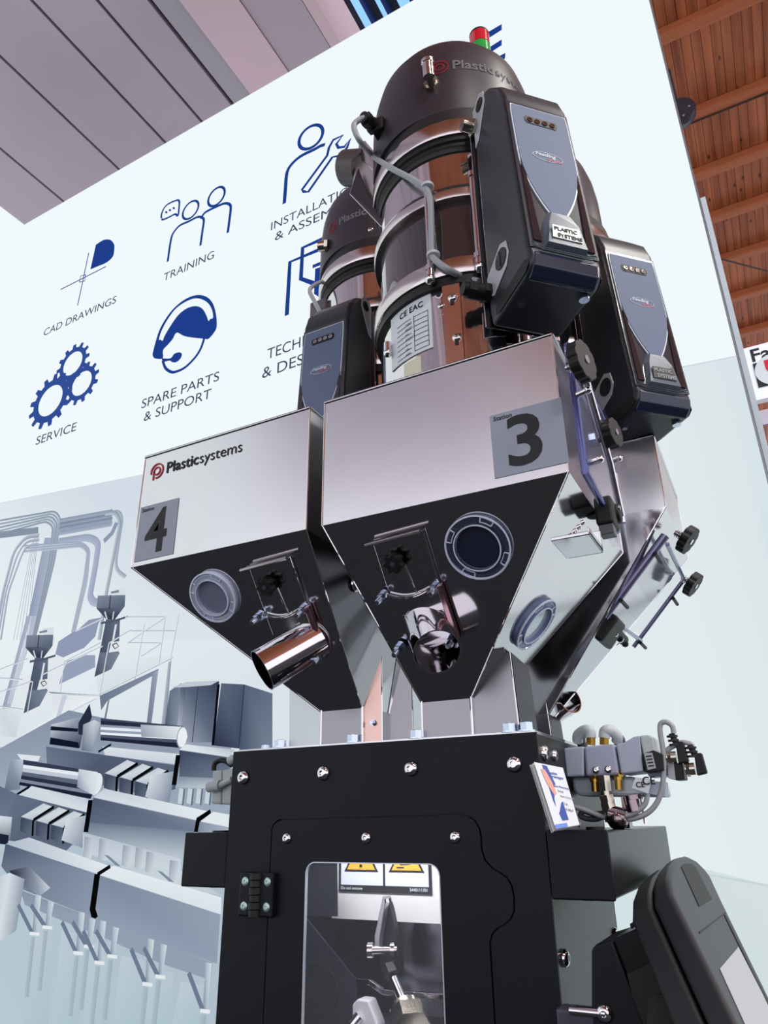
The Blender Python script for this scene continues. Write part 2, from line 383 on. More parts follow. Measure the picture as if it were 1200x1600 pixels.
m = Ink(); m.stroke(J([(180, 1165), (198, 855), (400, 770)]), .036); m.stroke(J([(410, 710), (272, 772), (262, 952), (345, 982)]), .036); m.stroke(J([(330, 882), (420, 845)]), .03)
m.px(J([(345, 895), (420, 868), (400, 1080), (338, 1040)])); icon(m, 'sketch_icon')
def K(L): return [(220+x/8, 440+y/8) for x, y in L]
hs_out = rnd([(150, 900), (180, 780), (230, 620), (310, 470), (420, 330), (560, 220), (700, 170), (820, 190), (900, 270), (940, 400), (952, 540), (930, 620), (850, 715), (790, 715), (640, 700), (540, 680), (450, 640), (400, 720), (340, 790), (280, 860), (275, 960), (180, 962), (152, 930), (150, 900)], 5)
hs_hole = rnd([(225, 735), (260, 620), (340, 470), (450, 330), (600, 235), (720, 212), (830, 260), (890, 350), (905, 450), (870, 468), (848, 492), (820, 420), (770, 340), (690, 308), (580, 335), (470, 420), (370, 560), (300, 680), (275, 740), (245, 725), (225, 735)], 5)
def loops_on_wall(m, loops, depth=.0003):
    O = wp(*loops[0][0], .0009); L2 = []
    for L in loops: L2.append([((wp(x, y)-O).dot(WX), (wp(x, y)-O).dot(WZ)) for x, y in L])
    m.shape(L2, O, WX, WZ, depth)
m = Ink(); loops_on_wall(m, [K(hs_out), K(hs_hole)])
m.px(K(rnd([(260, 960), (370, 960), (420, 905), (480, 885), (515, 905), (500, 960), (450, 1005), (400, 1010), (360, 990), (280, 1010)])))
m.stroke(K(rnd([(275, 985), (310, 1080), (380, 1130), (450, 1125), (560, 1070), (680, 950), (750, 840), (795, 710)], 5)), .024); icon(m, 'headset_icon')
def gear(m, cx, cy, R, r, teeth, th):
    c = wp(cx, cy, .001); P = []
    for i in range(teeth):
        for da, rr in ((-.5, .80), (-.28, .80), (-.16, 1), (.16, 1), (.28, .80)):
            a = 2*PI*(i+da)/teeth+th; P.append((R*rr*math.cos(a), R*rr*math.sin(a)))
    m.shape([P, circ(r, 30)[::-1]], c, WX, WZ, .0003)
m = Ink(); gear(m, 79, 626, .165, .092, 13, .1); gear(m, 114, 568, .125, .072, 12, .1); gear(m, 128, 599, .125, .072, 12, .3); icon(m, 'gears_icon', flat('print gear blue', (50, 78, 150)))
def caption(s, p, q, capt=.052, bold=0, mt=None):
    a, b = wp(*p, .001), wp(*q, .001); m = Ink(); t = M(); t.text(s, V((0, 0, 0)), (1, 0, 0), (0, 1, 0), 1)
    w = max(v.x for v in t.v); k = (b-a).dot(WX)/w
    hh = capt/.73; m.text(s, a, WX*(k/hh), WZ, hh, bold=bold, depth=.0002); return m.build('caption', mt or CAPT, wall)
caption('CAD DRAWINGS', (67, 526), (180, 479)); caption('TRAINING', (255, 440), (334, 406)); caption('SERVICE', (55, 696), (118, 676))
caption('SPARE PARTS', (220, 639), (342, 597)); caption('& SUPPORT', (224, 659), (329, 628))
caption('INSTALLATION', (422, 361), (563, 297), .052); caption('& ASSEMBLY', (429, 377), (562, 323), .052)
caption('TECHNICAL', (417, 562), (536, 520), .056); caption('& DESIGN', (409, 592), (520, 558), .056)
# blue bars at the top, seen beside the beacon
m = Ink(); m.px([(760, 52), (784, 38), (784, 47), (762, 61)]); m.px([(762, 76), (784, 62), (784, 71), (764, 84)]); m.px([(776, 90), (790, 83), (789, 92), (782, 96)]); icon(m, 'blue_bars')

# ---- the printed factory picture
P = Print(); q = P.quad; ln = P.line
def a(*L): return [(x/5.4545, 780+y/5.4545) for x, y in L]
def c(*L): return [(x/4, 960+y/4) for x, y in L]
def b(*L): return [(x/3, 1100+y/3) for x, y in L]
seam = lambda x: 787-x*.1995
# plain ground of the picture, out to both ends of the wall and down to the floor
_a, _b = wp(-40, seam(-40)), wp(1150, seam(1150))
_sa, _sb = _a.dot(WX), _b.dot(WX); zs = lambda s_: _a.z+(_b.z-_a.z)*(s_-_sa)/(_sb-_sa)
P.v += [wq(s0, zs(s0), .0008), wq(s1, zs(s1), .0008), wq(s1, -H, .0008), wq(s0, -H, .0008)]
P.c += [(*s2l(c_), 1) for c_ in ((216, 228, 238), (216, 228, 234), (206, 222, 222), (186, 204, 214))]; P.f.append([0, 1, 2, 3])
W1, W2, W3 = (228, 238, 244), (214, 225, 235), (218, 232, 236)
q([(-40, seam(-40)), (140, seam(140)), (140, 1000), (-40, 1000)], [(222, 234, 242), (206, 219, 233), (226, 238, 242), (232, 242, 246)])
q([(140, seam(140)), (340, seam(340)), (340, 1060), (140, 1000)], [(206, 219, 233), (206, 219, 234), (218, 228, 238), (226, 238, 242)])
q([(340, seam(340)), (760, seam(760)), (760, 1700), (340, 1700)], [(208, 221, 234), (216, 226, 234), (222, 234, 236), (220, 230, 238)])
q([(760, seam(760)), (1050, seam(1050)), (1050, 1345), (760, 1345)], [(218, 228, 234), (222, 234, 238), (224, 238, 240), (222, 234, 236)])
q([(1050, seam(1050)), (1145, seam(1145)), (1214, 955), (1214, 1386), (1050, 1345)], [(220, 231, 236), (216, 228, 234), (216, 230, 236), (222, 236, 238), (226, 240, 242)])
q([(-40, 1000), (400, 1000), (400, 1240), (-40, 1160)], [(232, 242, 246), (220, 230, 238), (208, 222, 232), (214, 226, 236)])
# floor of the picture
q([(-40, 1160), (420, 1240), (420, 1640), (-40, 1640)], [(176, 198, 212), (170, 192, 206), (176, 194, 208), (182, 206, 216)])
q([(1050, 1360), (1230, 1389), (1230, 1640), (1050, 1640)], [(206, 222, 224), (210, 226, 226), (206, 222, 222), (206, 222, 222)])
ln([(1000, 1347), (1230, 1389)], .006, (198, 214, 220))
for k in range(6): q(b((150+k*140, 1000+k*60), (260+k*140, 1020+k*60), (230+k*140, 1500), (110+k*140, 1500)), [(188, 204, 216), (182, 200, 212), (172, 198, 208), (178, 202, 212)])
ln([(-40, seam(-40)), (1150, seam(1150))], .007, (196, 208, 222), (216, 226, 234))
# shadow of the pipe rack
q(a((385, 330), (480, 330), (300, 1200), (205, 1200)), [(160, 172, 196), (172, 184, 206), (168, 180, 206), (140, 152, 186)])
q(c((170, 10), (240, 10), (60, 610), (10, 610)), [(166, 176, 200), (186, 196, 214), (180, 190, 210), (150, 160, 188)])
PB = (122, 138, 158); PL = (176, 190, 208); PM = (146, 160, 184)
for k in range(5):
    ln(a(*cornered([(-30, 190+30*k), (470-18*k, 103+22*k), (518-16*k, 160+18*k), (470-12*k, 520), (300-6*k, 1200)], 60)), .015, PB if k % 2 == 0 else (142, 156, 176), PL)
for k in range(4): ln(a((-30, 290+14*k), (330, 245+14*k)), .013, (112, 128, 150), (168, 182, 200))
for k, col in ((0, PM), (1, PB), (2, (126, 140, 168)), (3, PM)):
    ln(a((510, 188+34*k), (960, 108+34*k)), .034, col, (168, 180, 204))
ln(a(*cornered([(900, 125), (1020, 105), (1045, 170), (990, 530), (1000, 610), (1075, 665)], 50)), .026, (150, 164, 186), (190, 202, 216))
ln(a(*cornered([(900, 125), (985, 110), (1030, 190), (905, 830), (850, 1200)], 50)), .03, (140, 156, 178), (188, 204, 216))
ln(a((1000, 200), (960, 290), (890, 360)), .035, PM)
ln(a(*cornered([(500, 365), (760, 325), (845, 370), (820, 560), (770, 830), (800, 880), (850, 885)], 70)), .05, (156, 168, 196), (176, 188, 212))
for k in range(3): ln(a(*cornered([(350-140, 400+24*k), (700, 370+16*k), (770-10*k, 430+10*k), (745-14*k, 700), (640-12*k, 1140)], 70)), .016, (150, 164, 188), (192, 204, 218))
for k in range(3): ln(a(*cornered([(340, 310+k*38), (230, 320+k*38), (125+k*28, 440+k*30), (30+k*22, 800), (-40+k*26, 1200)], 70)), .03 if k == 0 else .02, (146, 160, 184), (188, 200, 216))
for k in range(5): ln(a((310+k*10-20, 330), (60+k*28+60, 1200)), .005, (164, 178, 198))
for k in range(5): ln(c((200-k*14, 10+k*50), (110-k*14, 560)), .006, (216, 226, 236))
# big soft shadows of the blenders on the far wall
SH = (148, 160, 190)
q(c((370, 170), (440, 125), (500, 90), (560, 35), (640, 20), (620, 60), (600, 140), (530, 210), (400, 270), (350, 250)), SH)
q(c((400, 300), (540, 255), (600, 255), (600, 330), (350, 450), (370, 380)), (154, 166, 194))
# far machines on the platform
def blender(ox, oy, s=1.):
    f = lambda *L: [(ox+x*s, oy+y*s) for x, y in L]
    q(f((16, -8), (34, -10), (36, 12), (20, 12)), (214, 222, 230)); q(f((11, -3), (24, -6), (24, -2), (12, 0)), (130, 144, 164))
    q(f((-9, 3), (34, 2), (33, 20), (-11, 23)), [(136, 148, 168), (120, 132, 154), (100, 112, 134), (118, 130, 150)])
    q(f((-11, 23), (33, 20), (18, 40), (6, 42)), [(88, 100, 122), (110, 122, 142), (60, 70, 92), (70, 80, 100)])
    ln(f((11, 2), (9, 24)), .008, (60, 72, 94)); ln(f((2, 28), (6, 42)), .01, (200, 210, 220)); ln(f((16, 28), (14, 42)), .01, (196, 206, 216))
    q(f((4, 40), (26, 40), (24, 92), (-6, 92)), [(96, 108, 130), (112, 126, 146), (104, 116, 138), (84, 96, 118)])
    q(f((18, 48), (21, 48), (16, 76), (13, 76)), (216, 226, 234)); ln(f((18, 42), (38, 36)), .012, (84, 96, 116)); ln(f((-4, 46), (24, 41)), .014, (92, 104, 124))
    q(f((12, 76), (26, 74), (24, 90), (8, 92)), (222, 228, 236)); ln(f((14, 80), (20, 77), (24, 82), (18, 86), (14, 80)), .006, (40, 50, 70))
    q(f((-6, 92), (26, 92), (12, 118), (-14, 130)), [(112, 124, 146), (132, 144, 164), (120, 134, 154), (80, 92, 114)])
q(c((130, 560), (150, 400), (340, 250), (420, 290), (360, 480), (230, 640)), (224, 230, 238))
q(c((600, 330), (640, 250), (830, 80), (900, 270), (1090, 265), (620, 500)), [(222, 230, 238), (226, 234, 240), (226, 236, 242), (220, 232, 238), (214, 228, 232), (210, 220, 230)])
blender(163, 934-6, 1.0); blender(52, 990, .96); blender(-40, 1055, 1.0)
RL = (150, 164, 182); RW = (238, 244, 250)
q(c((630, 510), (1000, 340), (990, 370), (680, 540), (640, 600)), [(118, 132, 154), (130, 144, 166), (140, 154, 176), (120, 134, 156), (124, 138, 158)])
q(c((960, 370), (998, 345), (955, 680), (925, 680)), [(140, 154, 178), (160, 172, 194), (130, 144, 168), (120, 134, 158)])
q(c((690, 500), (700, 490), (668, 670), (655, 670)), (124, 138, 160))
q(c((1060, 300), (1078, 290), (1045, 700), (1015, 700)), [(180, 192, 206), (140, 154, 174), (120, 134, 156), (170, 182, 200)])
for A_, B_ in (((790, 20), (1040, 20)), ((820, 107), (1105, 107)), ((805, 180), (1015, 182)), ((1040, 20), (905, 110)), ((905, 110), (805, 180)), ((1040, 20), (1000, 320)), ((908, 70), (850, 410)), ((1015, 182), (890, 262)), ((1125, 0), (1070, 300)),
               ((1090, 270), (630, 500)), ((690, 180), (830, 100)), ((690, 180), (630, 510)), ((270, 380), (650, 200)), ((410, 300), (640, 180)), ((410, 300), (385, 490)), ((0, 350), (180, 280)), ((0, 490), (210, 420)), ((215, 420), (180, 620)), ((0, 400), (150, 410)), ((650, 30), (480, 110)), ((430, 290), (400, 360)), ((0, 575), (150, 595))):
    ln(c(A_, B_), .009, RL, RW)
q(c((310, 485), (630, 505), (635, 520), (330, 495)), [(120, 134, 154), (190, 200, 214), (236, 242, 248), (140, 152, 172)])
q(c((340, 500), (610, 520), (560, 570), (145, 770), (150, 750), (330, 640)), [(214, 222, 232), (232, 238, 244), (222, 230, 238), (236, 242, 246), (216, 226, 234), (226, 232, 240)])
q(c((400, 505), (430, 508), (380, 660), (350, 680)), (196, 206, 222)); q(c((0, 585), (150, 600), (110, 770), (0, 760)), [(206, 216, 226), (220, 228, 236), (200, 212, 224), (214, 224, 232)])
ln(c((145, 770), (610, 525)), .012, (228, 236, 244), (186, 198, 212))
# lower machines: barrels, housings, base boxes
D1, D2, D3, D4 = (70, 82, 108), (96, 110, 136), (128, 143, 166), (40, 48, 70)
q(b((-30, 230), (330, 30), (1090, 200), (1100, 600), (860, 700), (-30, 640)), [(150, 164, 184), (140, 154, 176), (150, 165, 185), (160, 176, 194), (166, 182, 198), (170, 186, 202)])
q(c((330, 690), (520, 640), (530, 700), (510, 835), (320, 815)), [(196, 206, 218), (150, 162, 180), (90, 102, 124), (60, 70, 92), (130, 142, 162)])
q(c((325, 770), (500, 800), (505, 838), (320, 812)), D4); q(c((330, 700), (500, 715), (495, 735), (325, 725)), D4)
q(c((500, 680), (570, 560), (585, 640), (540, 760), (500, 750)), (58, 68, 90)); q(c((530, 690), (600, 660), (640, 680), (590, 860), (520, 850)), [(150, 164, 182), (200, 210, 222), (170, 184, 200), (140, 154, 174), (110, 124, 146)])
def cabinet(x0, y0, x1, y1, x2, y2, x3, y3, n=1):
    q([(x0, y0), (x1, y1), (x2, y2), (x3, y3)], [(122, 136, 158), (98, 112, 134), (84, 96, 120), (110, 124, 148)])
q(c((1070, 480), (1140, 433), (1120, 700), (1040, 700)), [(110, 124, 146), (120, 134, 158), (140, 154, 174), (90, 104, 126)])
q(c((1140, 433), (1260, 440), (1235, 830), (1110, 800)), [(92, 104, 128), (70, 82, 108), (150, 162, 184), (190, 200, 214)])
q([(294, 1072), (345, 1065), (338, 1160), (282, 1160)], [(100, 112, 136), (70, 80, 106), (110, 122, 146), (160, 172, 192)])
q([(348, 1068), (384, 1070), (376, 1170), (336, 1165)], [(104, 116, 140), (90, 104, 128), (80, 92, 118), (60, 70, 96)])
q([(384, 1070), (428, 1084), (428, 1200), (376, 1180)], [(96, 110, 134), (110, 124, 148), (130, 142, 164), (84, 96, 122)])
ln([(344, 1070), (335, 1165)], .016, (26, 32, 50)); ln([(384, 1070), (376, 1170)], .005, (60, 70, 92)); ln([(312, 1072), (303, 1160)], .005, (70, 82, 104))
q([(270, 1075), (294, 1066), (345, 1064), (332, 1071), (294, 1074)], (190, 200, 214))
def barrel(f, L):
    """striped chrome barrel: list of (y offset at left, at right, colour)"""
    for (x0, y0, x1, y1), col in L: pass
bars = [((640, 650), (1160, 700), (76, 88, 112)), ((640, 665), (1160, 708), (58, 66, 90)), ((640, 690), (1160, 722), (150, 160, 180)), ((640, 705), (1160, 735), (226, 234, 242)), ((640, 722), (1150, 750), (150, 164, 184)),
        ((640, 738), (1145, 765), (232, 240, 246)), ((640, 752), (1140, 785), (90, 100, 124)), ((640, 770), (1135, 805), (52, 60, 82)), ((640, 788), (1130, 835), (150, 162, 180)), ((640, 800), (1125, 860), (36, 44, 66))]
for (A0, B0, col), (A1, B1, _) in zip(bars, bars[1:]): q(c(A0, B0, B1, A1), [col, col, col, col])
q(c((890, 690), (1170, 705), (1150, 780), (895, 765)), [(170, 180, 196), (236, 242, 248), (214, 224, 234), (150, 162, 180)])
q(c(*pxell(1150, 770, 32, 66, .12, 24)), (232, 238, 244)); ln(c(*pxell(1150, 770, 32, 66, .12, 24)), .006, (150, 162, 180))
q(b((490, 200), (850, 235), (845, 285), (500, 240)), [(216, 224, 234), (210, 220, 230), (196, 208, 222), (204, 212, 226)]); ln(b((470, 225), (530, 190)), .012, (40, 48, 66))
q(b((225, 200), (500, 240), (845, 290), (830, 400), (700, 430), (480, 380), (430, 330), (230, 300)), [(110, 124, 148), (92, 106, 130), (104, 118, 142), (96, 110, 134), (110, 124, 146), (120, 132, 154), (92, 104, 128), (120, 132, 156)])
def ribbed(f, dx, dy):
    for k in range(3):
        X = dx+k*72; Y = dy+k*18
        q(f((X, Y), (X+105, Y-62), (X+150, Y-46), (X+55, Y+16)), [(200, 210, 220), (196, 206, 218), (206, 216, 226), (182, 194, 208)])
        q(f((X, Y+4), (X+55, Y+20), (X+50, Y+88), (X-4, Y+68)), [(72, 84, 106), (96, 108, 130), (110, 122, 144), (80, 92, 112)])
        ln(f((X+58, Y+16), (X+54, Y+90)), .016, (16, 20, 32)); ln(f((X+58, Y+16), (X+155, Y-46)), .016, (16, 20, 32))
    q(f((dx+215, dy+10), (dx+330, dy-10), (dx+300, dy+150), (dx+190, dy+110)), [(210, 220, 230), (150, 164, 184), (130, 144, 168), (190, 202, 216)])
ribbed(b, 500, 325)
q(b((880, 190), (1110, 215), (1080, 250), (850, 215)), [(216, 226, 234), (180, 192, 206), (206, 216, 226), (222, 230, 238)])
q(b((850, 218), (1085, 252), (1085, 350), (850, 345)), [(74, 86, 112), (96, 108, 132), (120, 134, 156), (100, 114, 138)]); q(b((850, 340), (1085, 350), (1070, 400), (835, 390)), [(130, 144, 166), (150, 164, 182), (200, 212, 222), (170, 184, 200)])
ln(b((845, 240), (825, 380)), .03, (20, 26, 40))
for k in range(4): q(b((850+k*42, 395), (870+k*42, 398), (862+k*42, 470), (842+k*42, 465)), (196, 208, 220)); ln(b((874+k*42, 398), (866+k*42, 475)), .01, (110, 124, 146))
# middle machine
bars2 = [(b((110, 265), (480, 330))[i], col) for i, col in ()]
bb = [((120, 262), (485, 322), (70, 80, 104)), ((120, 285), (485, 335), (226, 234, 242)), ((118, 300), (480, 352), (190, 200, 214)), ((116, 318), (475, 370), (104, 116, 138)), ((112, 335), (465, 392), (60, 70, 92)), ((108, 352), (455, 410), (134, 146, 166)), ((104, 366), (445, 425), (50, 58, 80)), ((100, 380), (435, 445), (30, 36, 56))]
q(b((90, 235), (200, 245), (190, 270), (110, 262)), (220, 228, 236)); q(b((60, 260), (120, 262), (105, 400), (30, 410)), [(150, 164, 182), (190, 200, 214), (130, 144, 164), (110, 124, 146)])
for (A0, B0, col), (A1, B1, _) in zip(bb, bb[1:]): q(b(A0, B0, B1, A1), [col]*4)
q(b(*pxell(465, 375, 24, 52, .25, 24)), (222, 230, 238)); q(b((380, 305), (470, 320), (455, 430), (372, 390)), [(190, 200, 216), (222, 230, 238), (210, 220, 230), (140, 152, 172)])
q(b((160, 385), (445, 450), (425, 510), (95, 425)), [(206, 216, 228), (190, 202, 218), (210, 220, 232), (200, 212, 224)]); ln(b((90, 425), (150, 388)), .014, (30, 38, 56))
q(b((0, 380), (95, 425), (425, 510), (400, 610), (320, 690), (60, 640), (-20, 560)), [(104, 118, 142), (110, 124, 148), (96, 110, 134), (90, 104, 128), (110, 124, 146), (104, 116, 140), (120, 134, 156)])
ribbed(b, 110, 528)
q(b((500, 397), (1005, 507), (935, 545), (450, 437)), [(196, 208, 220), (226, 236, 242), (220, 230, 238), (206, 216, 226)])
q(b((450, 440), (935, 548), (925, 600), (430, 560)), [(92, 104, 130), (128, 142, 164), (120, 134, 156), (104, 118, 142)]); q(b((430, 555), (925, 598), (850, 730), (420, 605)), [(116, 130, 154), (130, 144, 166), (190, 202, 216), (140, 154, 176)])
ln(b((1000, 508), (940, 545), (932, 600)), .03, (18, 24, 38)); q(b((1010, 505), (1100, 520), (1100, 580), (950, 550)), (222, 232, 238)); q(b((948, 552), (1090, 585), (1060, 700), (938, 602)), [(140, 154, 174), (170, 184, 200), (170, 184, 200), (130, 144, 166)])
ln(b((437, 450), (415, 600)), .034, (24, 30, 46))
q(b((400, 600), (860, 725), (860, 780), (1060, 900), (800, 850), (600, 770), (400, 690)), [(180, 194, 208), (196, 208, 220), (200, 214, 224), (186, 200, 212), (200, 214, 222), (190, 204, 216), (196, 208, 220)])
for x, y in ((410, 620), (480, 630), (590, 660), (650, 670), (700, 690), (810, 730)): q(b((x, y), (x+40, y+8), (x+30, y+105), (x-8, y+95)), [(150, 164, 182), (190, 202, 214), (206, 218, 226), (170, 184, 198)])
for x, y in ((500, 705), (750, 780)): q(b((x, y), (x+22, y+5), (x+80, y+55), (x+55, y+50)), (132, 146, 168))
# front machine: long boxes on legs
q(b((-20, 520), (70, 530), (60, 640), (-20, 660)), [(222, 230, 238), (200, 212, 224), (110, 122, 144), (60, 70, 90)]); q(b((-20, 600), (55, 615), (50, 660), (-20, 650)), (50, 58, 80))
q(b((150, 625), (530, 760), (470, 795), (40, 655)), [(190, 202, 214), (226, 236, 240), (214, 226, 234), (176, 190, 206)])
q(b((40, 655), (468, 796), (450, 1000), (100, 860), (20, 760)), [(90, 104, 130), (140, 154, 176), (146, 162, 184), (120, 134, 158), (110, 124, 146)])
q(b((545, 757), (1050, 905), (1050, 985), (480, 800)), [(224, 234, 240), (222, 232, 240), (212, 226, 232), (220, 230, 238)])
q(b((480, 802), (1045, 985), (1030, 1215), (455, 1010)), [(132, 146, 170), (150, 166, 186), (150, 164, 186), (150, 166, 188)])
ln(b((530, 760), (470, 798)), .018, (16, 22, 36)); ln(b((470, 796), (448, 960), (460, 1005)), .04, (18, 24, 38))
q(b((110, 870), (450, 1000), (1010, 1210), (1000, 1290), (760, 1210), (540, 1110), (130, 940)), [(140, 154, 176), (150, 164, 184), (150, 166, 186), (150, 166, 186), (146, 162, 184), (150, 166, 188), (150, 164, 184)])
q(b((60, 780), (150, 760), (250, 860), (200, 900), (70, 810)), [(60, 70, 92), (120, 132, 152), (200, 210, 222), (150, 164, 184), (40, 48, 66)])
q(b((0, 810), (60, 790), (130, 820), (90, 1060), (0, 1120)), [(190, 202, 214), (210, 220, 230), (150, 164, 182), (150, 166, 184), (210, 222, 230)])
for x, y0, y1 in ((180, 890, 1070), (240, 920, 1040), (385, 970, 1160), (435, 1000, 1130), (485, 1010, 1205), (545, 1040, 1175), (710, 1095, 1305), (770, 1120, 1270), (980, 1205, 1430)):
    q(b((x, y0), (x+28, y0+8), (x+8, y1), (x-14, y1)), [(170, 184, 200), (210, 220, 230), (184, 198, 212), (130, 146, 168)])
    ln(b((x-80, y0+20 if y1-y0 < 160 else y0+50), (x-14, y1)), .022, (118, 134, 160)); ln(b((x-26, y1+2), (x+20, y1+8)), .014, (224, 234, 238)); ln(b((x-10, y1+20), (x-40, y1+300)), .03, (160, 180, 194), (172, 192, 204))
P.build('factory_print', wall)

# ================================================================== THE MACHINE
# ---- black cabinet
YF = .811; YR = 1.10; XL, XRr, ZT = -.657, -.237, .088
cab = thing('mixer_cabinet', 'black powder coated mixer cabinet with a windowed front door, under the steel hoppers', 'machine', (-.447, .96, -H))
ZB = -.55
outer = [(XL, ZB), (XRr, ZB), (XRr, ZT), (XL, ZT)]
O = V((0, YF, 0)); EX = V((1, 0, 0)); EZ = V((0, 0, 1))
def f2(x, y): p = atY(x, y, YF); return (p.x, p.z)
# door outline traced as real lengths on the front plane (metres)
door = [(-.589, ZB+.08), (-.589, -.010)]+[(-.589+.012-.012*math.cos(t), -.010+.012*math.sin(t)) for t in (.4, .8, 1.2)]+[(-.577, .003), (-.330, .006)]
door += [(-.330+.022*math.sin(t), -.016+.022*math.cos(t)) for t in (.4, .8, 1.2, 1.57)]
door += [(-.308, -.030), (-.305, -.040), (-.298, -.047), (-.290, -.051), (-.282, -.056), (-.277, -.064), (-.2755, -.075), (-.2765, -.088), (-.281, -.096), (-.288, -.101), (-.296, -.105), (-.302, -.110), (-.305, -.118), (-.305, ZB+.08)]
def inset(P, d):
    n = len(P); Q = []
    ar = sum(P[i][0]*P[(i+1) % n][1]-P[(i+1) % n][0]*P[i][1] for i in range(n)); sg = 1 if ar > 0 else -1
    for i in range(n):
        a_, b_, c_ = V((*P[i-1], 0)), V((*P[i], 0)), V((*P[(i+1) % n], 0)); u = (b_-a_).normalized()+(c_-b_).normalized(); u.normalize()
        Q.append((b_.x-u.y*d*sg, b_.y+u.x*d*sg))
    return Q
win2 = rrect(-.535, -.359, ZB+.16, -.0445, .013)
m = M(); m.shape([outer, door], O+V((0, .004, 0)), EX, EZ, .004); m.build('front_panel', BLACK, cab, bevel=.0008)
dr = M(); dr.shape([inset(door, .0018), win2], O+V((0, .0035, 0)), EX, EZ, .004); dr = dr.build('door', BLACK, cab, bevel=.0007)
m = M(); m.shape([inset(door, -.005), inset(door, .007)], O+V((0, .0085, 0)), EX, EZ, .003); m.build('door_light_block', RUBBER, cab)  # added ring behind the door gap, blocks light leaking from the chamber
m = M(); m.shape([win2, inset(win2, .0012)], O+V((0, .0025, 0)), EX, EZ, .004); m.build('window_gasket', mat('bright window edge', (190, 196, 210), .3, .5), dr)
m = M(); m.shape([inset(win2, .001)], O+V((0, .0035, 0)), EX, EZ, .003); m.build('window_pane', GLASS, dr)
one(lambda m: (m.box(XL, XL+.003, YF+.004, YR, ZB, ZT-.002)), 'side_panel', BLACKG, cab)
one(lambda m: (m.box(XRr-.003, XRr, YF+.004, YR, ZB, ZT-.002)), 'side_panel', BLACKG, cab)
one(lambda m: (m.box(XL, XRr, YR-.003, YR, ZB, ZT-.002)), 'rear_panel', BLACKG, cab)
one(lambda m: (m.box(XL+.003, XRr-.003, YF+.006, YR, ZT-.001, ZT+.0025)), 'top_plate', STEELB, cab)
one(lambda m: [m.box(x, x+.05, y, y+.05, -H, ZB) for x in (XL, XRr-.05) for y in (YF+.01, YR-.05)], 'stand_frame', BLACK, cab)
one(lambda m: m.box(XL, XRr, YF+.004, YR, ZB-.05, ZB), 'base_frame', BLACK, cab)
for x, y in ((380, 1215), (505, 1208), (642, 1201), (803, 1194)):
    p = atY(x, y, YF-.001); screw(p, (0, -1, 0), .0088, cab)
for x, y in ((448, 1310), (572, 1309), (711, 1308)):
    p = atY(x, y, YF-.001); screw(p, (0, -1, 0), .0064, dr)
for x, y in ((415, 1160), (438, 1159), (462, 1160), (552, 1150), (586, 1151), (651, 1143), (670, 1146), (722, 1141), (796, 1133), (823, 1133)):
    big = x in (438, 552, 651, 796, 823); yy = YF+.012 if big else YF+.03
    p = atY(x, y+6, yy); hexbolt((p.x, yy, ZT+.002), (0, 0, 1), .0078 if big else .0055, .010 if big else .007, cab)
# hinge
hg = M(); hx, hz = -.612, -.062
h0 = atY(383, 1362, YF); h1 = atY(432, 1427, YF)
def blk(m, x0, x1, z0, z1, y0, y1): m.box(x0, x1, y0, y1, z0, z1)
hx0, hx1, hz0, hz1 = h0.x, h1.x, h1.z-.004, h0.z; hm = (hx0+hx1)/2
hg.box(hx0, hm-.006, YF-.010, YF, hz0, hz1); hg.box(hm+.006, hx1, YF-.010, YF, hz0, hz1)
hinge = hg.build('hinge', BLACK, cab, bevel=.002)
for k in range(6):
    za = hz0+(hz1-hz0)*k/6
    one(lambda m: m.cyl((hm, YF-.009, za+.0006), (hm, YF-.009, za+(hz1-hz0)/6-.0006), .0085 if k % 2 else .0075), 'knuckle', PLAST, hinge, smooth=40)
for sx_ in (hx0+.0085, hx1-.0085):
    for sz_ in (hz0+.011, hz1-.010): screw((sx_, YF-.0095, sz_), (0, -1, 0), .0052, hinge, material=mat('pale zinc countersunk', (176, 200, 196), .35, .8), h=.0015)
# square side rails with end caps
for nm, x0, x1 in (('left', -.729, -.6585), ('right', -.2355, -.174)):
    m = M(); m.box(x0, x1, .815, 1.22, -.075, -.0125)
    r_ = m.build('support_rail', BLACKG, cab, bevel=.002)
    one(lambda m: m.box(x0-.001, x1+.001, .811, .8165, -.076, -.0115), 'end_cap', BLACK, r_, bevel=.0018)
    one(lambda m: m.cyl(((x0+x1)/2, .84, -.0780), ((x0+x1)/2, .84, -.0745), .009), 'plug', PLAST, r_, smooth=40)
    if nm == 'right':
        one(lambda m: m.cyl((-.205, .90, -.0125), (-.205, .90, -.0095), .010), 'plug', PLAST, r_, smooth=40)
    else: one(lambda m: m.cyl((-.685, .83, -.0125), (-.685, .83, -.0095), .011), 'plug', PLAST, r_, smooth=40)
# side screws (right side)
for x, y, r_ in ((850, 1177, .009), (866, 1181, .007)):
    p = atX(x, y, XRr); screw(p, (1, 0, 0), r_, cab)
p = atX(882, 1497, XRr+.001); screw(p, (1, 0, 0), .0085, cab)
p = atX(978, 1436, XRr+.001); screw((XRr, 1.08, -.14), (1, 0, 0), .010, cab)
# toggle clamp at the lower right
tc_ = M(); p = atX(880, 1575, XRr)
A0 = atY(876, 1572, .80); A1 = atY(965, 1600, .80)
tc_.box(XRr, A0.x+.035, .79, .815, A1.z-.02, A0.z); tc_.box(A0.x+.035, A1.x, .795, .815, A1.z-.02, A0.z+.003)
cl = tc_.build('toggle_clamp', mat('grey clamp body', (70, 72, 84), .35, .4), cab, bevel=.003)
p = atY(945, 1583, .79); screw(p+V((0, -.002, 0)), (0, -1, 0), .0075, cl)
one(lambda m: m.cyl((A0.x+.012, .788, p.z), (A0.x+.045, .788, p.z), .004), 'clamp_rod', CHROME, cl, smooth=40)

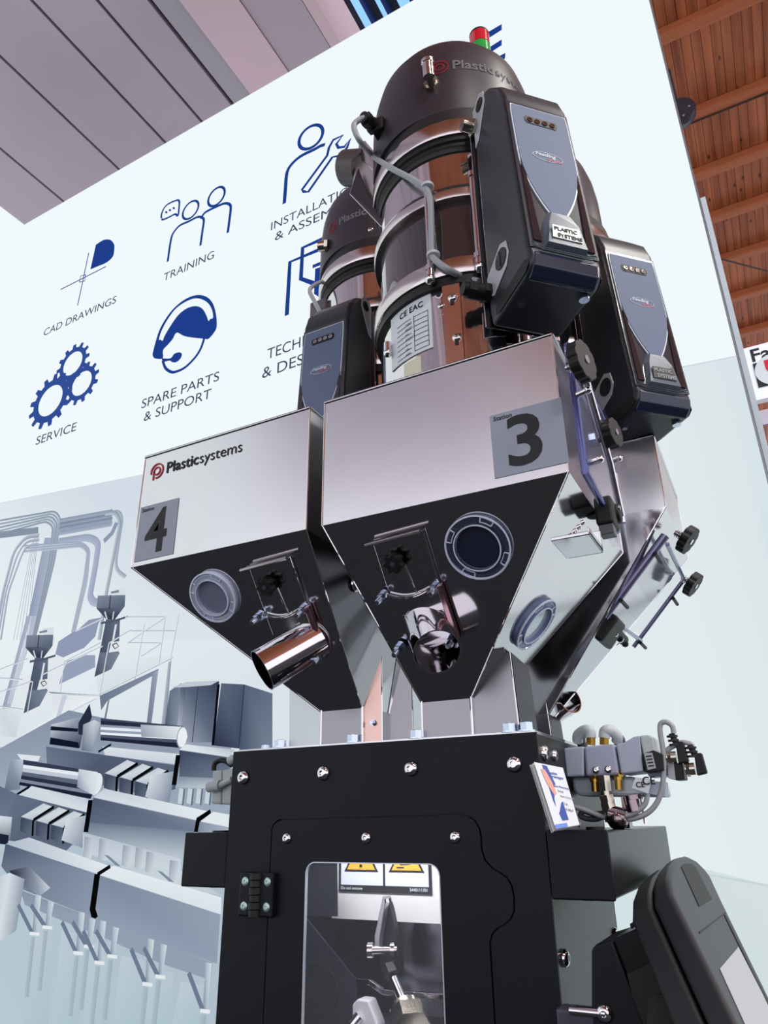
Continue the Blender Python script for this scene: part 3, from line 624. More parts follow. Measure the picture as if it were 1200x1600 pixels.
# ---- inside the cabinet
YB = .95
one(lambda m: m.box(XL+.01, XRr-.01, YB, YB+.003, ZB+.02, ZT-.02), 'rear_wall', mat('matt steel liner', (128, 128, 138), .2, 1, .1, 8), cab)
wpl = one(lambda m: m.box(-.576, -.40, YB-.012, YB, -.119, .02), 'white_plate', mat('bright liner plate', (214, 212, 212), .5), cab)
one(lambda m: m.prism([atY(470, 1335, .90), atY(526, 1335, .90), atY(527, 1432, .90), atY(476, 1432, .90), atY(556, 1530, .90), atY(556, 1640, .90), atY(460, 1640, .90)], (0, .002, 0)), 'chute_plate', mat('dark steel chute', (84, 84, 98), .3, .8), cab)
one(lambda m: m.cyl(atY(496, 1549, .896), atY(496, 1549, .896)+V((0, .003, 0)), .029, n=32), 'dark_port', mat('dark opening', (14, 13, 18), .6), cab)
one(lambda m: m.prism([(-.62, .86, -.30), (-.30, .86, -.30), (-.30, .945, -.22), (-.62, .945, -.22)], (0, 0, -.004)), 'sloping_plate', STEELB, cab)
# warning label
SG = M(); yl = YB-.0135
def lp(x, y): p = atY(x, y, yl); return (p.x, p.z)
L0 = atY(530, 1397, yl); LX0 = atY(529, 1390, yl).x; LX1 = atY(675, 1396, yl).x; LZ = L0.z+.003; w_ = LX1-LX0
one(lambda m: m.box(LX0, LX1, yl, yl+.001, LZ, LZ+.078), 'warning_label', INK, wpl)
lab = bpy.data.objects['warning_label'] if 'warning_label' in bpy.data.objects else None
def lbl(fn, name, mt): return one(fn, name, mt, wpl)
lbl(lambda m: [m.box(LX0+.004+k*(w_/2-.0015), LX0+w_/2-.001+k*(w_/2-.003), yl-.0004, yl, LZ+.0085, LZ+.074) for k in (0, 1)], 'label_fields', mat('label field', (206, 210, 226), .5))
for k in (0, 1):
    cx = LX0+w_*(.255+.49*k); zb_ = LZ+.0245
    lbl(lambda m: m.prism([(cx-.026, yl-.0004, zb_), (cx+.026, yl-.0004, zb_), (cx, yl-.0004, zb_+.044)], (0, -.0003, 0)), 'warning_triangle', INK)
    lbl(lambda m: m.prism([(cx-.0215, yl-.0008, zb_+.0025), (cx+.0215, yl-.0008, zb_+.0025), (cx, yl-.0008, zb_+.0385)], (0, -.0003, 0)), 'warning_triangle', mat('warning amber', (226, 168, 60), .5))
cx = LX0+w_*.255
lbl(lambda m: (m.cyl((cx, yl-.0011, LZ+.0315), (cx, yl-.0015, LZ+.0315), .0021), m.prism([(cx-.0012, yl-.0011, LZ+.036), (cx+.0012, yl-.0011, LZ+.036), (cx+.0022, yl-.0011, LZ+.053), (cx-.0022, yl-.0011, LZ+.053)], (0, -.0004, 0))), 'exclamation_mark', INK)
cx = LX0+w_*.745
def hand(m):
    m.shape([[(-.008, 0), (.006, .001), (.009, .004), (.010, .011), (.006, .014), (-.002, .013), (-.006, .0115), (-.010, .009), (-.010, .0075), (-.005, .007), (-.011, .0045), (-.011, .003), (-.005, .0035), (-.009, .0015)]], (cx, yl-.0011, LZ+.033), EX, EZ, .0004)
    m.box(cx-.014, cx-.003, yl-.0014, yl-.0011, LZ+.0295, LZ+.031)
lbl(hand, 'hand_symbol', mat('dark grey symbol', (60, 56, 60), .6))
lbl(lambda m: m.text('Do not remove', (LX0+.004, yl-.0003, LZ+.003), EX, EZ, .0052), 'label_text', WHITE)
lbl(lambda m: m.text('5440111701', (LX1-.031, yl-.0003, LZ+.003), EX, EZ, .0052), 'label_text', WHITE)
# added fill light under the cabinet top, brightening the chamber behind the window
wl = bpy.data.lights.new('chamber_fill_light', 'AREA'); wl.shape = 'RECTANGLE'; wl.size = .30; wl.size_y = .03; wl.energy = 1.1; wl.color = (.93, .95, 1)
wo = bpy.data.objects.new('chamber_fill_light', wl); C.objects.link(wo); wo.location = (-.45, .835, .06+H); wo.rotation_euler = (math.radians(38), 0, 0)
# linkage
Q = lambda x, y, Y=.90: atY(x, y, Y)
lk = M(); lk.prism([Q(598, 1400, .89), Q(604, 1400, .89), Q(593, 1465, .89), Q(591, 1492, .89), Q(585, 1492, .89), Q(585, 1462, .89)], (0, .012, 0))
lever = lk.build('fork_lever', mat('pale fork plate', (196, 196, 204), .3, .8), cab, bevel=.0008)
one(lambda m: (m.prism([Q(604, 1402), Q(610, 1420), Q(622, 1480), Q(625, 1512), Q(618, 1528), Q(596, 1524), Q(593, 1490)], (0, .012, 0))), 'clevis', mat('dark clevis', (50, 50, 56), .35, .8), lever, bevel=.001)
one(lambda m: (m.cyl(Q(575, 1485, .885), Q(620, 1484, .90), .0045), m.cyl(Q(575, 1485, .885), Q(583, 1485, .887), .0085), m.cyl(Q(610, 1484, .893), Q(616, 1484, .895), .009)), 'pivot_bolt', CHROME, lever, smooth=30)
one(lambda m: m.cyl(Q(607, 1410, .885), Q(606, 1404, .885), .0045), 'pin', CHROME, lever, smooth=30)
one(lambda m: m.cyl(Q(611, 1520, .892), Q(636, 1580, .862), .0052), 'piston_rod', CHROME, lever, smooth=30)
one(lambda m: (m.hexa(Q(612, 1524, .889), Q(607, 1510, .893), .010)), 'lock_nut', PLAST, lever)
g0, g1 = Q(633, 1572, .866), Q(642, 1606, .850)
one(lambda m: (m.hexa(g0+(g1-g0)*.35, g1, .023), m.cyl(g0+(g1-g0)*.1, g0+(g1-g0)*.36, .0185), m.cyl(g0, g0+(g1-g0)*.12, .013)), 'gland_nut', NICKEL, cab, smooth=25)
one(lambda m: [m.prism([Q(a_[0], a_[1], .90), Q(b_[0], b_[1], .90), Q(b_[0], b_[1]+9, .90), Q(a_[0], a_[1]+9, .90)], (0, .006, 0)) for a_, b_ in (((557, 1529), (577, 1531)), ((577, 1531), (598, 1546)), ((598, 1546), (700, 1554)))], 'bracket_strip', STEELB, cab, bevel=.0006)
one(lambda m: m.prism([Q(550, 1570, .885), Q(558, 1561, .885), Q(575, 1563, .885), Q(590, 1602, .885), Q(588, 1625, .885), Q(550, 1612, .885)], (0, .02, 0)), 'guide_block', WOODPL, cab, bevel=.002)
one(lambda m: m.cyl(Q(550, 1602, .88), Q(562, 1587, .885), .006), 'grub_screw', CHROME, cab, smooth=30)

# ---- weighing hoppers
def sheet(m, P, nrm, th=.0015): m.prism(P, V(nrm).normalized()*th)
def hopper(name, label, X0, X1, Y0, Y1, Z1, Z0, neck, front=True):
    """X0..X1, Y0..Y1 plan of the upright part, Z1 top, Z0 fold, neck = (x0, x1, y0, y1, z)"""
    h = thing(name, label, 'hopper', ((X0+X1)/2, (Y0+Y1)/2, ZT+.003))
    A = [(X0, Y0), (X1, Y0), (X1, Y1), (X0, Y1)]; n0, n1, m0, m1, nz = neck; B = [(n0, m0), (n1, m0), (n1, m1), (n0, m1)]
    m = M(); v = [(x, y, Z1) for x, y in A]+[(x, y, Z0) for x, y in A]
    m.add(v, [(i, (i+1) % 4, 4+(i+1) % 4, 4+i) for i in range(4)]); m.build('upper_body', STEELU, h, bevel=.0015)
    m = M(); v = [(x, y, Z0) for x, y in A]+[(x, y, nz) for x, y in B]
    m.add(v, [(i, (i+1) % 4, 4+(i+1) % 4, 4+i) for i in range(4)]+[(7, 6, 5, 4)]); m.build('cone', STEELB, h, bevel=.0012)
    m = M()
    for i in range(4):
        p, q_ = V((*A[i], Z1)), V((*A[(i+1) % 4], Z1)); m.tube([p, q_], .0022, 8, False)
    m.build('rolled_rim', STEELB, h, smooth=50)
    m = M()
    for i in range(4):                                    # bright fold and weld lines
        m.tube([(*A[i], Z1), (*A[i], Z0)], .0009, 6, False); m.tube([(*A[i], Z0), (*B[i], nz)], .0011, 6, False)
    m.build('edge_weld', CHROME, h, smooth=50)
    return h
FS = V((0, -.196, -.15)).normalized()                     # outward normal of the front slope
def on_front(x, y, P0=(0, .68, .328)): return hit(x, y, P0, FS)
SLU = V((0, -.15, .196)).normalized()                     # up the slope
def sight_glass(c_, n_, up, r_, par, disc=(40, 42, 62), ring=(150, 156, 190), tr=.88):
    c_ = V(c_); n_ = V(n_).normalized(); up = V(up).normalized(); rt = n_.cross(up)*-1
    g = M(); g.lathe(c_, c_+n_, [(r_, 0), (r_, .003), (r_*.96, .0055), (r_*.86, .006), (r_*.78, .0045), (r_*.74, .0045), (r_*.72, .008), (r_*.68, .008), (r_*.66, .003), (.0001, .003)], 48)
    g = g.build('sight_glass', mat('clear moulded ring %d' % disc[0], ring, .12, 0, trans=tr, ior=1.3), par, smooth=35)
    one(lambda m: m.lathe(c_, c_+n_, [(r_*.66, .0032), (r_*.66, .0036)], 40), 'glass_disc', mat('glass disc %d' % disc[0], disc, .08, .3 if disc[0] > 90 else 0, coat=1), g)
    m = M(); m.lathe(c_, c_+n_, [(r_*1.0, .0050), (r_*1.01, .0068), (r_*.965, .0072), (r_*.95, .006)], 48, True); m.lathe(c_, c_+n_, [(r_*.73, .0081), (r_*.73, .0087), (r_*.69, .0087), (r_*.69, .0081)], 48, True)
    for k in range(4):
        a0 = PI/4+k*PI/2+.2
        for aa in (a0-.22, a0+.22):
            p = c_+(rt*math.cos(aa)+up*math.sin(aa))*r_*.88+n_*.0062; m.tube([p-(rt*math.cos(aa)+up*math.sin(aa))*r_*.07, p+(rt*math.cos(aa)+up*math.sin(aa))*r_*.07], .0008, 6, False)
        for rr in (.8, .95): m.tube([c_+(rt*math.cos(a0+t)+up*math.sin(a0+t))*r_*rr+n_*.0062 for t in (-.22, -.1, 0, .1, .22)], .0006, 6)
    m.build('ring_highlights', mat('white ring highlights', (222, 228, 248), .15, 0), g, smooth=40)  # white lines stand in for highlights on the clear ring
def knob_small(c_, n_, par):
    m = M(); star(V(c_)+V(n_)*.004, n_, .0115, .009, m, 7, .16); m.cyl(V(c_), V(c_)+V(n_)*.004, .006); k = m.build('star_knob', PLAST, par, bevel=.0012)
    one(lambda m: m.cyl(V(c_)+V(n_)*.013, V(c_)+V(n_)*.0138, .003), 'knob_insert', ZINC, k, smooth=30)
def slide_outlet(hp, cx, tube_end, tip):
    """sliding gate, star knob, hand rail, clamped flange and outlet tube on the front slope"""
    def F(s, t, o=0): return V((s, .68, .328))-SLU*t+FS*o       # s = world x, t = distance down the slope
    gx0, gx1 = cx-.030, cx+.036
    g = M(); P = [F(gx0, .030, .001), F(gx1, .030, .001), F(gx1, .128, .001), F(gx0, .128, .001)]; g.prism(P, FS*.002)
    g = g.build('slide_gate', STEELB, hp, bevel=.0006)
    one(lambda m: (m.prism([F(gx0-.002, .030, .002), F(gx1+.001, .026, .002), F(gx1+.001, .026, .016), F(gx0-.002, .030, .016)], -SLU*.002), m.tube([F(gx0-.004, .031, .016), F(gx1+.002, .027, .016)], .0022, 8, False)), 'gate_lip', CHROMEB, g, smooth=40)
    knob_small(F(cx-.006, .058, .006), FS, g)
    one(lambda m: m.tube([F(cx+.001, .066, .004), F(cx+.005, .100, .004), F(cx+.009, .1035, .0045), F(cx+.013, .1035, .004)], .0012, 8), 'slot_edge', CHROME, g, smooth=40)
    one(lambda m: m.tube([F(gx1, .028, .003), F(gx1, .128, .003)], .0013, 8, False), 'gate_edge', CHROME, g, smooth=40)
    # flange bolts and square frame plates
    fc = .124
    for sx_, tt in ((cx-.036, .098), (cx+.032, .098), (cx-.036, .166), (cx+.034, .163)):
        studnut(F(sx_, tt, .004), FS, .0058, hp)
    one(lambda m: m.tube([F(cx-.034, .096, .007), F(cx-.015, .1035, .007), F(cx+.004, .104, .007), F(cx+.026, .098, .007)], .0016, 8), 'clamp_strip', CHROME, hp, smooth=40)
    one(lambda m: m.prism([F(cx+.034, .095, .003), F(cx+.041, .095, .003), F(cx+.043, .162, .003), F(cx+.036, .163, .003)], FS*.007), 'guide_plate', mat('reddish reflecting guide', (190, 150, 158), .25, 1), hp, bevel=.001)
    b0 = tip; b1 = V(tube_end); ax = (b1-b0).normalized()
    one(lambda m: m.pipe(b0-ax*.01, b1, .0272, .0258, 48), 'outlet_tube', mat('bright tube', (228, 222, 226), .07, 1), hp, smooth=40)
    rt = V((1, 0, 0)); pts = [b0+(rt*math.cos(t)+SLU*math.sin(t)*1.04)*.0283+FS*.0015 for t in [2*PI*i/36 for i in range(37)]]
    one(lambda m: m.tube([p+V((random.uniform(-.0004, .0004),)*3) for p in pts], .0013, 6, False), 'weld_bead', mat('weld bead', (200, 196, 200), .35, 1), hp, smooth=60)
def station(hp, num, P, ex, ey, w, hgt):
    s = M(); s.shape([[(0, 0), (w, 0), (w, hgt), (0, hgt)]], P, ex, ey, .0004); s = s.build('station_sticker', LBL, hp); n_ = V(ex).cross(V(ey))
    m = M(); t = M(); t.text(num, (0, 0, 0), (1, 0, 0), (0, 1, 0), 1, .02)
    x0 = min(v.x for v in t.v); x1 = max(v.x for v in t.v); y0 = min(v.y for v in t.v); y1 = max(v.y for v in t.v)
    sy = hgt*.80/(y1-y0); sxx = w*(.47 if num == '3' else .56)/(x1-x0)
    m.text(num, V(P)+V(ex)*(w*.22-x0*sxx)+V(ey)*(hgt*.10-y0*sy)+n_*.0005, V(ex)*(sxx/sy), ey, sy, .02); m.build('number', INK, s)
    m = M(); m.text('Station', V(P)+V(ex)*w*.05+V(ey)*hgt*.895+n_*.0005, ex, ey, hgt*.10, .008); m.build('lettering', INK, s)
def brand(par, P, ex, ey, sz, bold_m, light_m, red_m, curve=None, total=None):
    """ring emblem followed by the two-weight word"""
    n_ = V(ex).cross(V(ey)).normalized(); P = V(P)
    def arcs(m):
        r = sz*.52; c_ = (r, sz*.32)
        a0, a1 = -.5*PI, 1.12*PI
        m.shape([circ(r, 30, *c_, -PI*.55, PI*1.1)+circ(r*.82, 30, *c_, -PI*.55, PI*1.1)[::-1]], P, ex, ey, .0004)
        m.shape([circ(r*.56, 30, c_[0], c_[1]), circ(r*.38, 30, c_[0], c_[1])[::-1]], P, ex, ey, .0004)
        m.shape([[(c_[0]-r*.56, c_[1]-r*1.1), (c_[0]-r*.38, c_[1]-r*1.1), (c_[0]-r*.38, c_[1]), (c_[0]-r*.56, c_[1])]], P, ex, ey, .0004)
    o1 = M(); arcs(o1)
    o2 = M(); o2.text('Plastic', P+V(ex)*sz*1.25, ex, ey, sz, .014); xe = max((v-P).dot(V(ex)) for v in o2.v)
    o3 = M(); o3.text('systems', P+V(ex)*(xe+sz*.04), ex, ey, sz, -.004)
    return (o1, red_m), (o2, bold_m), (o3, light_m)

h3 = hopper('weighing_hopper', 'brushed steel weighing hopper with the station 3 sticker, front right of the four', -.439, -.139, .68, .962, .500, .328, (-.383, -.319, .83, .90, .132))
h4 = hopper('weighing_hopper', 'brushed steel weighing hopper with the station 4 sticker, front left of the four', -.752, -.462, .68, .962, .500, .328, (-.529, -.468, .83, .90, .132))
h2 = hopper('weighing_hopper', 'steel weighing hopper behind station 3, its sloping right side closed by a clear hatch', -.42, -.077, .987, 1.235, .503, .392, (-.33, -.272, 1.0, 1.03, .13))
h1 = hopper('weighing_hopper', 'steel weighing hopper hidden behind station 4, glimpsed through the gap between the front hoppers', -.76, -.45, .987, 1.262, .503, .392, (-.56, -.50, 1.02, 1.09, .12))
for h_ in (h3, h4, h2, h1): h_['group'] = 'weighing hoppers on the cabinet'
GRP_H = 'weighing hoppers on the cabinet'
# sight glasses
sight_glass(on_front(748, 853), FS, SLU, .0375, h3); sight_glass(on_front(336, 931), FS, SLU, .0355, h4, (140, 148, 172), (206, 214, 236), .3)  # station 4 disc colour lightened to stand for the light it reflects
RS = V((.196, 0, -.181)).normalized()
sight_glass(hit(833, 972, (-.139, 0, .328), RS), RS, V((.181, 0, .196)), .036, h3, (200, 214, 218), (150, 164, 204), .4)
b3 = V((-.349, .68, .328))-SLU*.132
def tube_tip(b, px, cosv, dx, dy, L):
    d = ray(*px).normalized(); return b+((-d)*cosv+(RT*dx+UP*dy).normalized()*math.sqrt(1-cosv*cosv))*L
bb3, bb4 = on_front(668, 980), on_front(486, 1003)
e3 = tube_tip(bb3, (682, 1017), .88, .36, -.93, .066); e4 = tube_tip(bb4, (422, 1048), .42, -.86, -.50, .080)
slide_outlet(h3, -.349, e3, bb3); slide_outlet(h4, -.530, e4, bb4)
NECK = mat('dull neck steel', (150, 147, 152), .3, 1, .06, 9)
# neck boxes (folded collar plates) standing on the top plate
def neckbox(hp, x0, x1, y0, y1, z0, z1, apexL=None, apexR=None):
    m = M(); m.prism([(x0, y0, ZT+.0025), (x1, y0, ZT+.0025), (x1, y0, z1), (x0, y0, z1)], (0, .0015, 0))
    m.box(x0, x0+.0015, y0, y1, ZT+.0025, z1); m.box(x1-.0015, x1, y0, y1, ZT+.0025, z1)
    m.build('neck_collar', NECK, hp)
    one(lambda m: [m.tube([(x, y0, Zb), (x, y0, z1)], .0016, 8, False) for x in (x0,)], 'bright_bend', CHROME, hp); one(lambda m: m.tube([(x1, y0, Zb), (x1, y0, z1)], .0020, 8, False), 'bright_bend', CHROME, hp)
Zb = ZT+.0025
neckbox(h3, -.383, -.318, .829, .91, Zb, .135); neckbox(h4, -.529, -.467, .829, .91, Zb, .135)
def gusset(hp, P, mt=None, th=(0, .0015, 0)):
    g_ = one(lambda m: m.prism(P, th), 'neck_gusset', mt or NECK, hp); one(lambda m: m.tube([P[-2] if len(P) < 5 else P[2], P[1]], .0009, 6, False), 'cut_edge', CHROME, g_)
gusset(h3, [(-.317, .8305, Zb), (-.262, .8305, Zb), (-.266, .8305, .183), (-.288, .8305, .184), (-.3165, .8305, .136)])
gusset(h3, [(-.262, .832, Zb), (-.266, .832, .183), (-.266, .90, .176), (-.262, .90, Zb)], BLACKG, (.0015, 0, 0))  # steel side return, its dark look put in as black
gusset(h3, [(-.433, .84, Zb), (-.401, .84, Zb), (-.401, .84, .165), (-.415, .84, .187), (-.433, .84, .128)])
gusset(h4, [(-.467, .8305, Zb), (-.440, .8305, Zb), (-.439, .8305, .196), (-.467, .8305, .135)], mat('copper tinted steel', (214, 178, 168), .25, 1))
gusset(h4, [(-.580, .8305, Zb), (-.531, .8305, Zb), (-.531, .8305, .133), (-.583, .8305, .170)], mat('dull steel', (200, 205, 205), .4, .9))
gusset(h2, [(-.302, 1.0, Zb), (-.272, 1.0, Zb), (-.276, 1.0, .178), (-.302, 1.0, .15)]); gusset(h2, [(-.272, 1.0, Zb), (-.276, 1.0, .176), (-.276, 1.06, .172), (-.272, 1.06, Zb)], BLACKG, (.0015, 0, 0))  # second plate is a steel return with its darkness put in as black
hexbolt((-.452, .829, .114), (0, -1, 0), .003, .004, h4)
for q_ in ((520, 1075), (527, 1098)): pass
p = on_front(532, 915); screw((-.462, .80, .29), (1, 0, 0), .010, h4, name='side_bolt')
# stickers and writing
p0 = atY(773, 748, .6795); p1 = atY(874, 727, .6795); p2 = atY(766, 661, .6795)
station(h3, '3', (p0.x, .6795, p0.z), EX, EZ, .081, .078)
p0 = atY(209, 881, .6795); p2 = atY(277, 795, .6795); p3 = atY(270, 868, .6795)
station(h4, '4', (p0.x, .6795, p0.z+.002), EX, EZ, p3.x-p0.x, .083)
p0 = atY(234, 746, .6790); p1 = atY(378, 700, .679)
t = M(); t.text('Plastic', (0, 0, 0), EX, EZ, 1, .014); wA = max(v.x for v in t.v); t = M(); t.text('systems', (0, 0, 0), EX, EZ, 1); wB = max(v.x for v in t.v)
sz = (p1.x-p0.x)/(1.25+wA+wB+.04)
for mm, mt in brand(None, (p0.x, .6793, p0.z), EX, EZ, sz, INK, INK, REDINK): mm.build('maker_lettering', mt, h4)
# outlet tube peeping out low on the far side of the right rear hopper
one(lambda m: m.pipe(atY(852, 1116, 1.07), atY(890, 1092, 1.04), .0205, .019, 40), 'outlet_tube', mat('bright tube', (228, 222, 226), .07, 1), h2, smooth=40)

# ---- clear hatches with ribbed knobs
def disc_knob(c_, n_, r_, par, sp=.014):
    c_ = V(c_); n_ = V(n_).normalized(); m = M(); st = c_+n_*sp
    P = []; a_, b_, d_, _ = m.frame(c_, c_+n_)
    for i in range(60):
        t = 2*PI*i/60; rr = r_*(1-.06*(1 if math.sin(10*t) > .75 else 0)); P.append(st+(b_*math.cos(t)+d_*math.sin(t))*rr)
    m.prism(P, n_*.012); k = m.build('ribbed_knob', PLAST, par, bevel=.0014)
    one(lambda m: m.cyl(st+n_*.012, st+n_*.0132, r_*.2), 'knob_insert', ZINC, k, smooth=30)
    m = M(); m.cyl(c_, st, .0035)
    for i in range(4): m.lathe(c_+n_*(sp*.2*i+.002), c_+n_*(sp*.2*i+.003), [(.005, 0), (.0062, .0008), (.005, .0016)], 14)
    m.build('spring_stud', CHROME, k, smooth=40)
# right rear hopper: hatch on its sloping side; corners measured on the slope plane
S2 = V((.181, 0, .196)).normalized()
def R2(s, Y, o=0): return V((-.077, Y, .392))-S2*s+RS*o         # s = distance down the slope
ht = M(); ht.prism([R2(.036, 1.03, .011), R2(.036, 1.245, .011), R2(.150, 1.225, .011), R2(.170, 1.01, .011)], RS*.004)
ht = ht.build('clear_hatch', ACRYL, h2, bevel=.0015)
for Y in (1.015, 1.235):
    one(lambda m: m.tube([R2(.030, Y, .014), R2(.172, Y-.005, .014)], .0035 if Y > 1.1 else .0062, 12, False), 'hatch_rod', mat('hatch rod', (120, 116, 150), .15, .6, coat=.5), ht, smooth=50)
    for s_ in (.06, .14) if Y < 1.1 else (.07, .16):
        one(lambda m: m.cyl(R2(s_, Y-.01, .02), R2(s_, Y+.028, .022), .0028), 'pin', PLAST, ht, smooth=40)
for a_, b_ in ((R2(.034, 1.04, .016), R2(.034, 1.24, .016)), (R2(.168, 1.02, .016), R2(.156, 1.235, .016))): one(lambda m: m.tube([a_, b_], .0033, 8, False), 'cross_rod', mat('clear rod', (170, 176, 210), .1, .2, trans=.4), ht, smooth=50)
disc_knob(R2(.012, 1.05, .012), RS, .021, ht); disc_knob(R2(.034, 1.225, .012), RS, .021, ht)
hb = M(); hb.prism([R2(.160, 1.02, .004), R2(.160, 1.075, .004), R2(.203, 1.085, .004), R2(.203, 1.02, .004)], RS*.024); hb = hb.build('hatch_hinge', PLAST, h2, bevel=.004)
one(lambda m: (m.cyl(R2(.176, 1.075, .016), R2(.176, 1.15, .016), .008), m.prism([R2(.172, 1.09, .004), R2(.172, 1.135, .004), R2(.19, 1.135, .004), R2(.19, 1.09, .004)], RS*.014)), 'hinge_barrel', PLAST, hb, bevel=.002)
for y_ in (1.06, 1.10, 1.14): one(lambda m: m.cyl(R2(.18, y_, .024), R2(.18, y_+.004, .024), .005), 'hinge_pin', CHROME, hb, smooth=40)
# front right hopper: hatch over its upright right side
XS = -.139
hs_ = M()
for x_ in (.004, .0145): hs_.prism([(XS+x_, .70, .495), (XS+x_, .945, .495), (XS+x_, .945, .318), (XS+x_, .70, .332)], (.0035, 0, 0))
hs_ = hs_.build('clear_hatch', ACRYL, h3, bevel=.001)
one(lambda m: (m.tube([(XS+.012, .70, .495), (XS+.012, .702, .333), (XS+.012, .86, .322)], .0042, 10, False), m.tube([(XS+.012, .70, .495), (XS+.012, .94, .495)], .003, 8, False)), 'hatch_edge', mat('violet clear edge', (92, 98, 160), .08, .4, coat=.5, alpha=.8), hs_, smooth=50)
for q_ in ([(XS+.02, .74, .47), (XS+.02, .83, .40), (XS+.02, .86, .34)], [(XS+.018, .865, .40), (XS+.018, .87, .335)]): one(lambda m: m.tube(q_, .0045, 10, False), 'cross_rod', CHROME, hs_, smooth=50)
def K3(x, y, X): return atX(x, y, X)
pk1 = K3(905, 570, XS+.026); pk2 = K3(950, 682, XS+.026)
disc_knob(pk1-V((.014, 0, 0)), (1, -.25, 0), .024, hs_, .012); disc_knob(pk2-V((.014, 0, 0)), (1, -.25, 0), .019, hs_, .014)
for x, y in ((896, 570), (945, 681), (921, 685)):
    p = K3(x, y, XS+.018); one(lambda m: m.hexa(p, p+V((.007, 0, 0)), .0065), 'hex_nut', ZINC, hs_)
for x, y in ((902, 617), (920, 724), (952, 722)):
    p = K3(x, y, XS+.016); one(lambda m: (m.cyl(p, p+V((.013, -.004, 0)), .0035), m.ball(p+V((.013, -.004, 0)), .0042)), 'pin', CHROME, hs_, smooth=40)
# hinge block and welded bracket under it
hb = M(); p = K3(948, 800, XS+.012)
hb.box(p.x-.010, p.x+.010, p.y-.022, p.y+.014, p.z-.022, p.z+.012); hb.cyl((p.x-.012, p.y+.012, p.z), (p.x+.014, p.y+.012, p.z), .012)
hb = hb.build('hatch_hinge', PLAST, h3, bevel=.003)
one(lambda m: m.cyl((p.x+.013, p.y+.004, p.z+.004), (p.x+.015, p.y+.004, p.z+.004), .003), 'rivet', CHROME, hb, smooth=40)
one(lambda m: m.box(p.x-.008, p.x+.008, p.y-.02, p.y-.002, p.z-.034, p.z-.022), 'hinge_foot', mat('grey hinge foot', (80, 82, 90), .4), hb, bevel=.001)
p = K3(915, 838, XS+.006)
br = one(lambda m: (m.box(p.x-.028, p.x+.010, p.y-.03, p.y+.03, p.z-.010, p.z-.006), m.box(p.x-.026, p.x+.010, p.y+.027, p.y+.03, p.z-.01, p.z+.014), m.box(p.x+.008, p.x+.010, p.y-.03, p.y+.03, p.z-.01, p.z-.002)), 'welded_bracket', STEELB, h3, bevel=.0008)
one(lambda m: [m.lathe(V((p.x-.020+.0045*i, p.y-.006, p.z-.004+.0038*i)), V((p.x-.0155+.0045*i, p.y-.006, p.z-.0002+.0038*i)), [(.0018, 0), (.003, .0025), (.0018, .005)], 10) for i in range(5)], 'hatch_spring', CHROME, br, smooth=50)

